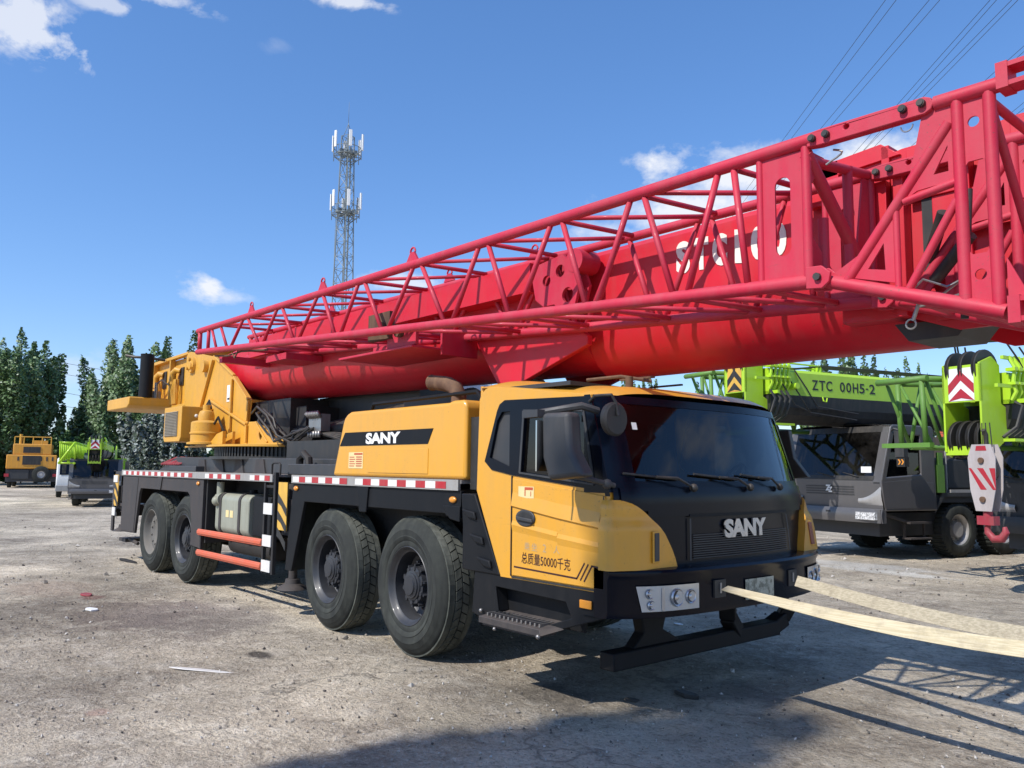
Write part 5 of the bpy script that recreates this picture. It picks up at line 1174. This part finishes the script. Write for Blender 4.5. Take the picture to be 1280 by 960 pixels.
# ================================================================== overhead lines
def line3(a, b, ext0, ext1, r, label, sag=1.0, grp='overhead power lines at upper right'):
    a = V(a); b = V(b); d = (b-a).normalized(); p = a-d*ext0; q = b+d*ext1; mb = MB()
    mb.tube([p+(q-p)*t+V((0, 0, -sag*4*t*(1-t))) for t in [k/24 for k in range(25)]], r, 5); o = mb.build('power_line', 'hose', None, (0, 0, 0))
    return tag(o, label, 'power line', grp)
PL = [((-29, 56.3, 30), (-18.4, 46.5, 30)), ((-28.4, 56.6, 30), (-17.9, 46.9, 30)), ((-26.2, 57, 30), (-16.7, 48.4, 30)), ((-25.6, 57.3, 30), (-16.1, 48.7, 30)), ((-20, 57.2, 30), (-14.1, 51.3, 30)), ((-19.5, 57.4, 30), (-13.8, 51.6, 30)),
      ((-18.6, 57.1, 30), (-13.0, 51.8, 30)), ((-18.1, 57.3, 30), (-12.6, 52.0, 30)), ((-14.1, 58, 30), (-10.8, 54.9, 30)), ((-13.7, 58.2, 30), (-10.4, 55.1, 30)), ((-16.5, 67, 30), (-13.5, 64, 30)), ((-15.9, 67.2, 30), (-12.9, 64.2, 30))]
for a, b in PL: line3(a, b, 60, 60, .017, 'thin dark overhead wire crossing the sky above the red jib', .0)
for i, (za, zb) in enumerate(((20.6, 19.3), (18.5, 17.3), (15.2, 13.8), (12.5, 11.6), (9.5, 9.0))):
    line3((-162.4, 27.9, za), (-157.3, 34, zb), 60, 20, .035, 'pale distant wire between the poplars on the left', 0, 'distant wires between the left poplars')
# ================================================================== ground
def gmat():
    mt, nt, b = new_mat('dusty_yard'); L = nt.links; p, g = coords(nt)
    n0 = noi(nt, p, .10, 5, .55, .6); n1 = noi(nt, p, .55, 8, .66, .4); n2 = noi(nt, p, 3.2, 8, .68); n25 = noi(nt, p, 12, 7, .72, .5); n3 = noi(nt, p, 38, 5, .65); n4 = noi(nt, p, 140, 3, .6)
    base = ramp(nt, n1, [(.30, (.17, .135, .098)), (.42, (.30, .250, .188)), (.52, (.44, .372, .275)), (.64, (.60, .515, .385))])
    base = mixc(nt, ramp(nt, n0, [(.40, 0.), (.62, .55)]), base, (.27, .225, .17))
    base = mixc(nt, mth(nt, 'MULTIPLY', ramp(nt, n2, [(.50, 0.), (.66, 1.)]), .55), base, (.54, .48, .385))
    base = mixc(nt, mth(nt, 'MULTIPLY', ramp(nt, n2, [(.30, 1.), (.44, 0.)]), .50), base, (.13, .105, .078))
    base = mixc(nt, mth(nt, 'MULTIPLY', ramp(nt, n3, [(.36, 1.), (.48, 0.)]), .42), base, (.10, .088, .072))
    base = mixc(nt, mth(nt, 'MULTIPLY', ramp(nt, n3, [(.56, 0.), (.68, 1.)]), .45), base, (.56, .52, .45))
    base = mixc(nt, mth(nt, 'MULTIPLY', ramp(nt, n4, [(.58, 0.), (.68, 1.)]), .5), base, (.60, .56, .50))
    base = mixc(nt, mth(nt, 'MULTIPLY', ramp(nt, n25, [(.34, 1.), (.47, 0.)]), .55), base, (.12, .098, .074))
    base = mixc(nt, mth(nt, 'MULTIPLY', ramp(nt, n25, [(.54, 0.), (.66, 1.)]), .45), base, (.62, .56, .46))
    # cracks of the broken slab
    v = nd(nt, 'ShaderNodeTexVoronoi', feature='DISTANCE_TO_EDGE', i_Scale=.62)
    wp = nt.nodes.new('ShaderNodeVectorMath'); wp.operation = 'ADD'; nn = nd(nt, 'ShaderNodeTexNoise', i_Scale=1.5, i_Detail=6); L.new(p, nn.inputs['Vector']); L.new(p, wp.inputs[0])
    sc = nt.nodes.new('ShaderNodeVectorMath'); sc.operation = 'SCALE'; sc.inputs['Scale'].default_value = 1.1; L.new(nn.outputs['Color'], sc.inputs[0]); L.new(sc.outputs[0], wp.inputs[1]); L.new(wp.outputs[0], v.inputs['Vector'])
    ck = ramp(nt, v.outputs['Distance'], [(0., 1.), (.016, 0.)])
    ckm = mth(nt, 'MULTIPLY', ck, ramp(nt, n1, [(.46, 0.), (.60, .55)]))
    base = mixc(nt, ckm, base, (.085, .072, .06))
    # localized stains: (x, y, rx, ry, colour, strength)
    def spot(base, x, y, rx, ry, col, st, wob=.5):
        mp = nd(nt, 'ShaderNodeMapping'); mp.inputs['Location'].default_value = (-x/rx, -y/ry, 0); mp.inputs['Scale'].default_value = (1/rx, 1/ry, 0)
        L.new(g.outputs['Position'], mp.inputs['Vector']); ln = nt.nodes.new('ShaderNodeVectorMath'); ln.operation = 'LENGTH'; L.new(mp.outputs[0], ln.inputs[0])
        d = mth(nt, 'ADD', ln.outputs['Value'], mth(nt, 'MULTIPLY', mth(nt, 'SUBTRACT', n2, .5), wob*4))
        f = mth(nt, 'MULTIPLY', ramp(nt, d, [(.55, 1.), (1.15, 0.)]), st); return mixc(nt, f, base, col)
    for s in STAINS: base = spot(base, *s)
    nb_ = noi(nt, p, .28, 6, .6, .8); k = nt.nodes.new('ShaderNodeVectorMath'); k.operation = 'SCALE'; L.new(base, k.inputs[0]); L.new(mth(nt, 'ADD', .95, mth(nt, 'MULTIPLY', ramp(nt, nb_, [(.36, 0.), (.64, 1.)]), .85)), k.inputs['Scale']); base = k.outputs[0]
    L.new(base, b.inputs['Base Color']); b.inputs['Roughness'].default_value = .93; b.inputs['Specular IOR Level'].default_value = .2
    hgt = mth(nt, 'ADD', mth(nt, 'MULTIPLY', n2, .9), mth(nt, 'ADD', mth(nt, 'MULTIPLY', n25, .75), mth(nt, 'ADD', mth(nt, 'MULTIPLY', n3, .42), mth(nt, 'MULTIPLY', n4, .12))))
    hgt = mth(nt, 'SUBTRACT', hgt, mth(nt, 'MULTIPLY', ckm, .25))
    bp_ = nd(nt, 'ShaderNodeBump', i_Strength=1.0, i_Distance=.07); L.new(hgt, bp_.inputs['Height']); L.new(bp_.outputs[0], b.inputs['Normal'])
    return mt
def gp(px, py, z=0):
    d = fwd*F_PX+RT*(px-640)+UP*(480-py); t = (z-CAM.z)/d.z; return CAM+d*t
STAINS = []
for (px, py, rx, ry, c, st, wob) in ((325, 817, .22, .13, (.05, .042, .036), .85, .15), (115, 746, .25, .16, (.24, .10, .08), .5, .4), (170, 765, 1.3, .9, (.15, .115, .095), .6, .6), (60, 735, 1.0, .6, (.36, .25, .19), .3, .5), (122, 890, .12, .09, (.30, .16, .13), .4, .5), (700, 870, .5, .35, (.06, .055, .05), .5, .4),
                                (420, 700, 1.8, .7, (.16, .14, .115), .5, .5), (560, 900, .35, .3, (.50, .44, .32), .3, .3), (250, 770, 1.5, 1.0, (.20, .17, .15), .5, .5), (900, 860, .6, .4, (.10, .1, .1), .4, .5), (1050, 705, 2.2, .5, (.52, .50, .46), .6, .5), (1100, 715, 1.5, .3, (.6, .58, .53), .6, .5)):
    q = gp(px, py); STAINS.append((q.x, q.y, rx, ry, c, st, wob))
mb = MB(); NG = 260
def warp(t): s = t*2-1; return math.copysign(18*abs(s)+2500*abs(s)**7, s)
def gh(x, y):
    d = max(0, 1-math.hypot(x-0, y-2)/90)
    h = mnoise.fractal(V((x*.45, y*.45, 3.1)), 1.0, 2.0, 5)*.018 + mnoise.noise(V((x*2.7, y*2.7, 7)))*.006
    if y > 8 and y < 60: h += max(0, mnoise.noise(V((x*.25, y*.25, 1))))*.10*min(1, (y-8)/4)
    return h*d
vs = []
for j in range(NG+1):
    for i in range(NG+1):
        x = 1+warp(i/NG); y = 1+warp(j/NG); vs.append((x, y, gh(x, y)-.004))
mb.add(vs, [(j*(NG+1)+i, j*(NG+1)+i+1, (j+1)*(NG+1)+i+1, (j+1)*(NG+1)+i) for j in range(NG) for i in range(NG)], 0, True)
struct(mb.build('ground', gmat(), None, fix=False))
# loose stones and rubble crumbs
rnd = random.Random(3); mb = MB()
def stone(c, r, mi):
    q = Matrix.Rotation(rnd.uniform(0, 6), 3, 'Z') @ Matrix.Rotation(rnd.uniform(0, 3), 3, 'X'); k = [V(a)*rnd.uniform(.6, 1.1) for a in ((1, 0, 0), (-1, 0, 0), (0, 1, 0), (0, -1, 0), (0, 0, .7), (0, 0, -.7))]
    mb.add([V(c)+q @ (a*r) for a in k], [(0, 2, 4), (2, 1, 4), (1, 3, 4), (3, 0, 4), (2, 0, 5), (1, 2, 5), (3, 1, 5), (0, 3, 5)], mi)
for k in range(16000):
    px = rnd.uniform(-150, 1430); py = 628+rnd.random()**1.3*420; p = gp(px, py)
    dd = (p-CAM).length; cl = mnoise.noise(V((p.x*.6, p.y*.6, 5)))
    if rnd.random() > .35+cl*1.2: continue
    r = rnd.choice((.003, .004, .004, .005, .006, .008, .013))*min(3.0, max(1, dd/5))**.8*(1 if rnd.random() > .03 else 2)
    stone((p.x, p.y, gh(p.x, p.y)+r*.2), r, rnd.choice((0, 0, 1, 2)))
o = mb.build('gravel', [paint('stone_grey', (.30, .27, .23), .9, .2), paint('stone_dark', (.10, .09, .08), .9, .2), paint('stone_pale', (.52, .49, .44), .9, .2)], None, fix=False)
tag(o, 'small loose stones and crumbs scattered over the dusty yard', 'gravel', kind='stuff')
# individual litter
def litter(name, label, cat, px, py, mat, dims, rz=0, h=.012):
    p = gp(px, py); mb = MB(); n = 9; pts = [(dims[0]*(.8+.3*rnd.random())*math.cos(6.283*k/n), dims[1]*(.7+.5*rnd.random())*math.sin(6.283*k/n)) for k in range(n)]
    mb.prism(pts, 0, h, 'z'); ob = mb.build(name, mat, None, bevel=.004); ob.location = (p.x, p.y, gh(p.x, p.y)); ob.rotation_euler = (0, .05, rz); tag(ob, label, cat)
litter('paper_scrap', 'long pale strip lying on the ground left of the front wheels', 'litter', 250, 838, 'tapew', (.28, .035), .75, .006)
litter('concrete_chip', 'small white flat chip of concrete near the reddish stain', 'stone', 115, 763, 'decalw', (.09, .06), .3, .02)
litter('rag', 'small crumpled dark red rag on the ground far left', 'rag', 108, 744, 'hookred', (.11, .06), .2, .02)
litter('rubber_scrap', 'black flat rubber scrap on the shaded ground before the bumper', 'litter', 790, 876, 'blk', (.06, .04), .4)
litter('dark_clod', 'black oily clod on the shaded ground right of the rubber scrap', 'litter', 858, 870, 'blk', (.10, .05), .1, .03)
litter('white_scrap', 'white torn scrap under the bumper beside the hanging beam', 'litter', 848, 781, 'decalw', (.06, .035), .3)
litter('wooden_slat', 'dark wooden slat behind the rear wheels by the tail of the yellow crane', 'board', 160, 702, 'dark', (.35, .05), .2, .03)

# ================================================================== trees
def leafmat(name, stops, pale=.12):
    mt, nt, b = new_mat(name); L = nt.links; g = nt.nodes.new('ShaderNodeNewGeometry')
    c = ramp(nt, g.outputs['Random Per Island'], stops); p, _ = coords(nt); n = noi(nt, p, .7, 3)
    c = mixc(nt, ramp(nt, n, [(.35, 0.), (.65, .6)]), c, stops[0][1]); L.new(c, b.inputs['Base Color']); b.inputs['Roughness'].default_value = .5; b.inputs['Specular IOR Level'].default_value = .35
    return mt
M['leaf'] = leafmat('poplar_leaves', [(0, (.06, .115, .045)), (.5, (.13, .21, .075)), (.88, (.20, .29, .12)), (.95, (.30, .38, .25)), (1, (.40, .47, .36))])
M['leaf2'] = leafmat('silver_leaves', [(0, (.03, .045, .03)), (.5, (.07, .10, .06)), (.72, (.26, .30, .26)), (1, (.45, .48, .46))])
M['leaf3'] = leafmat('broad_leaves', [(0, (.025, .055, .015)), (.5, (.05, .11, .025)), (1, (.11, .19, .06))])
M['bark'] = paint('bark', (.12, .10, .08), .9, .4, bump=.4)
def tree(x, y, H, label, group, seed, lf='leaf', spread=.15, nb=18, leaf=.26, dens=1.0, thick=1.0, base=.12, name='poplar_tree', cat='tree'):
    rr = random.Random(seed); t = thing(name, label, cat, (x, y, 0), rr.uniform(0, 6), group)
    tb = MB(); tb.tube([(0, 0, 0), (rr.uniform(-.1, .1), rr.uniform(-.1, .1), H*.5), (0, 0, H*.92)], [H*.016, H*.009, .02], 7)
    lv = MB()
    def cluster(p, q, r, n):
        p = V(p); q = V(q)
        for _ in range(int(n)):
            u = rr.random(); c = p+(q-p)*u; a = rr.uniform(0, 6.283); w = r*max(.12, min(1, u*4+.35)*(1-max(0, (u-.55)/.5)**2.2))*rr.random()**.42
            c = c+V((math.cos(a)*w, math.sin(a)*w, rr.uniform(-.3, .3)))
            s = leaf*rr.uniform(.5, 1.25); d1 = V((rr.gauss(0, 1), rr.gauss(0, 1), rr.gauss(0, 1))).normalized(); d2 = d1.orthogonal().normalized()
            d1 *= s*.5; d2 *= s*.42
            lv.add([c-d1, c+d2*.9, c+d1, c-d2*.9], [(0, 1, 2, 3)])
    cluster((0, 0, H*.35), (0, 0, H*1.0), .5*thick*H/12, 450*dens)
    for k in range(nb):
        z0 = H*(base+(.58-base)*k/nb*1.0); a = k*2.4+rr.uniform(-.5, .5); L_ = H*rr.uniform(.26, .40); out = H*spread*rr.uniform(.55, 1.2)*(1.05-.35*k/nb)
        b0 = V((0, 0, z0)); b1 = V((math.cos(a)*out, math.sin(a)*out, z0+L_*.45)); b2 = V((math.cos(a)*out*1.25, math.sin(a)*out*1.25, z0+L_*1.15))
        tb.tube([b0, b1, b2], [H*.006, H*.003, .01], 5)
        cluster(b0+(b1-b0)*.4, b1, .45*thick*H/12, 110*dens); cluster(b1-V((0, 0, .3)), b2, rr.uniform(.28, .52)*thick*H/12, rr.uniform(180, 380)*dens)
    tb.build('trunk', M['bark'], t); lv.build('crown', M[lf], t, fix=False); return t
def tree_at(px, ytop, depth, label, group, seed, **k):
    d = fwd+RT*((px-640)/F_PX)+UP*((480-ytop)/F_PX); p = CAM+d*depth; return tree(p.x, p.y, p.z, label, group, seed, **k)
GL = 'poplars standing behind the yard on the left'
for i, (px, yt, dp, lb, kw) in enumerate((
    (-38, 420, 66, 'poplar cut by the left edge of the photo', dict()),
    (4, 425, 70, 'leftmost full poplar, half behind its taller neighbour', dict()),
    (28, 413, 64, 'tallest poplar of the left cluster, directly above the orange crane', dict(nb=22, thick=1.4)),
    (57, 428, 67, 'right-hand poplar of the left cluster, next to the gap of sky', dict(nb=18)),
    (104, 492, 72, 'short ragged poplar alone in the gap left of the middle poplars', dict(nb=10, spread=.12)),
    (137, 432, 70, 'poplar left in the middle cluster, beside the tallest one', dict(nb=16)),
    (161, 422, 66, 'tallest poplar of the middle cluster, left of the black cylinder post', dict(nb=22, thick=1.35)),
    (196, 480, 64, 'low poplar just behind the black cylinder post', dict(nb=14)),
    (210, 422, 74, 'thin poplar tip rising above the ribbed yellow bay', dict(nb=7, spread=.06)),
    (243, 416, 76, 'poplar mostly hidden behind the tail end of the red jib', dict(nb=7, spread=.06)),
    (-90, 440, 60, 'poplar just outside the left frame edge', dict()),)): tree_at(px, yt, dp, lb, GL, 11+i, **{**dict(leaf=.30, dens=1.5, thick=1.3, spread=.17), **kw})
for i, (px, yt, dp, lb) in enumerate(((186, 505, 52, 'silvery leaved bush tree right behind the oil cooler'), (222, 508, 50, 'silvery leaved bush tree between the cooler and the tail'))): tree_at(px, yt, dp, lb, None, 40+i, lf='leaf2', spread=.32, nb=16, leaf=.26, thick=1.6, base=.05, name='silver_tree')
for i, (px, yt, dp, lb) in enumerate(((130, 545, 58, 'bright green bushy tree behind the far dark crane'), (85, 540, 62, 'low green tree behind the lime lattice jib'), (30, 545, 68, 'low dark tree behind the orange crane'), (172, 548, 60, 'low green tree behind the green operator cab'), (-20, 540, 64, 'low dark tree at the left frame edge'), (250, 545, 60, 'low tree behind the slewing ring'))): tree_at(px, yt, dp, lb, None, 50+i, lf='leaf3', spread=.42, nb=16, leaf=.34, thick=2.0, base=.03, name='bushy_tree')
GR = 'distant poplars behind the green cranes'
for i, (px, yt, dp, lb) in enumerate(((790, 466, 90, 'distant poplar seen over the roof of the yellow cab, left one'), (812, 470, 96, 'distant poplar seen over the roof of the yellow cab, right one'), (872, 478, 120, 'tiny distant poplar above the right end of the yellow roof'), (1017, 446, 95, 'distant poplar left of the pair above the lime boom lettering'), (1030, 442, 92, 'distant poplar second from left above the lime boom'), (1052, 438, 90, 'distant tall poplar above the lettering'), (1066, 444, 92, 'distant poplar right beside the tall one'), (1080, 443, 90, 'distant poplar in the middle of the right row'), (1092, 446, 94, 'distant poplar at the right end of the row'), (1107, 462, 100, 'low distant tree behind the dark green jib'), (1132, 448, 96, 'distant poplar seen through the dark green jib'), (940, 500, 110, 'distant tree hidden low behind the lime boom'), (1160, 470, 100, 'low distant tree behind the jib near the boom head'), (1262, 468, 100, 'distant tree near the right frame edge'), (560, 480, 95, 'distant tree seen between the red boom and yellow hood'), (520, 485, 90, 'distant tree left of the exhaust pipe under the boom'))): tree_at(px, yt, dp, lb, GR, 70+i, leaf=.36, dens=1.0, nb=11, spread=.10)
# poplars behind the photographer whose tops throw the soft shade at the bottom of the picture
tree(2.2, -15.2, 17.2, 'tall poplar behind the photographer casting soft shade', None, 99, leaf=.24, dens=3.0, nb=14, spread=.035, thick=1.15)
tree(2.35, -15.9, 17.4, 'third poplar behind the photographer, between the other two', None, 97, leaf=.24, dens=3.0, nb=12, spread=.03, thick=1.15)
tree(2.65, -17.2, 18.9, 'second poplar behind the photographer', None, 98, leaf=.24, dens=2.6, nb=12, spread=.025, thick=.85)

# ================================================================== sky
w = bpy.data.worlds.new('World'); SC.world = w; w.use_nodes = True; nt = w.node_tree; L = nt.links
bg = nt.nodes['Background']; sky = nt.nodes.new('ShaderNodeTexSky'); sky.sky_type = 'NISHITA'; sky.sun_disc = False
sv = V((-.03, -.97, 1.0)).normalized(); el = math.asin(sv.z); sky.sun_elevation = el; sky.sun_rotation = math.atan2(sv.x, sv.y); sky.altitude = 100; sky.air_density = 1.0; sky.dust_density = .25; sky.ozone_density = 3.0
tc = nt.nodes.new('ShaderNodeTexCoord')
def dotn(v):
    n = nt.nodes.new('ShaderNodeVectorMath'); n.operation = 'DOT_PRODUCT'; n.inputs[1].default_value = tuple(v); L.new(tc.outputs['Generated'], n.inputs[0]); return n.outputs['Value']
mp = nd(nt, 'ShaderNodeMapping'); mp.inputs['Scale'].default_value = (1, 1, 1.5); L.new(tc.outputs['Generated'], mp.inputs['Vector'])
cn = noi(nt, mp.outputs[0], 16, 9, .62, .3); cn2 = noi(nt, mp.outputs[0], 45, 6, .6)
def pdir(px, py): return (fwd*F_PX+RT*(px-640)+UP*(480-py)).normalized()
total = None
CL = [(262, 362, 36, 20, 1., 1.), (285, 372, 30, 10, .6, 1.), (826, 208, 42, 26, 1., .9), (870, 265, 125, 46, 1., .5), (930, 222, 80, 46, 1., .8), (1085, 200, 85, 36, 1., .7), (1010, 240, 80, 50, 1., .8), (505, 352, 70, 16, .8, .8), (760, 290, 60, 18, .6, 1.), (10, 12, 70, 38, .8, 1.6), (60, 55, 75, 24, .8, 1.7), (200, 0, 60, 12, .6, 1.6), (440, 2, 50, 10, .8, 1.4), (130, 4, 40, 12, .6, 1.6), (500, 350, 60, 10, .5, 1.), (90, 462, 60, 25, .35, 1.), (345, 58, 20, 12, .12, 1.)]
for (px, py, rx, ry, st, wob) in CL:
    d = pdir(px, py); a = V((0, 0, 1)).cross(d).normalized(); b_ = d.cross(a); pd = d.dot(fwd)
    sx = (rx/F_PX)*pd; sy = (ry/F_PX)*pd
    u = mth(nt, 'DIVIDE', dotn(a), sx); v_ = mth(nt, 'DIVIDE', dotn(b_), sy); r2 = mth(nt, 'ADD', mth(nt, 'MULTIPLY', u, u), mth(nt, 'MULTIPLY', v_, v_))
    f = mth(nt, 'SUBTRACT', 1.0, mth(nt, 'SQRT', r2))
    f = mth(nt, 'ADD', f, mth(nt, 'MULTIPLY', mth(nt, 'SUBTRACT', cn, .5), 3.2*wob)); f = mth(nt, 'ADD', f, mth(nt, 'MULTIPLY', mth(nt, 'SUBTRACT', cn2, .5), .8))
    front_ = mth(nt, 'GREATER_THAN', dotn(d), .5); f = mth(nt, 'MULTIPLY', mth(nt, 'MULTIPLY', ramp(nt, f, [(.0, 0.), (.25, .35), (.75, 1.)]), st), front_)
    fade = mth(nt, 'SUBTRACT', 1.6, mth(nt, 'SQRT', r2), clamp=True); f = mth(nt, 'MULTIPLY', f, mth(nt, 'MULTIPLY', fade, 1.0, clamp=True))
    total = f if total is None else mth(nt, 'MAXIMUM', total, f)
# scattered clouds elsewhere in the sky so that reflections and other views are not empty
sn = noi(nt, mp.outputs[0], 3.2, 9, .6, .2); back = mth(nt, 'LESS_THAN', dotn(fwd), .35)
tot2 = mth(nt, 'MULTIPLY', ramp(nt, sn, [(.56, 0.), (.68, .9)]), back); total = mth(nt, 'MAXIMUM', total, tot2)
gm = nd(nt, 'ShaderNodeGamma', i_Gamma=.78); L.new(sky.outputs[0], gm.inputs[0])
hs = nd(nt, 'ShaderNodeHueSaturation', i_Saturation=1.20, i_Value=1.0); L.new(mixc(nt, 1.0, gm.outputs[0], (SKYMUL[0]/2, SKYMUL[1]/2, SKYMUL[2]/2), 'MULTIPLY'), hs.inputs['Color'])
hs.inputs['Value'].default_value = 2.0
L.new(mixc(nt, mth(nt, 'MULTIPLY', total, .92, clamp=True), hs.outputs[0], CLOUDCOL), bg.inputs[0]); bg.inputs[1].default_value = SKYST
sd = bpy.data.lights.new('sun', 'SUN'); sd.energy = SUNST; sd.angle = R(.53); sd.color = (1, .955, .89); so = bpy.data.objects.new('sun', sd); COL.objects.link(so); so.rotation_euler = sv.to_track_quat('Z', 'Y').to_euler(); so.location = sv*50
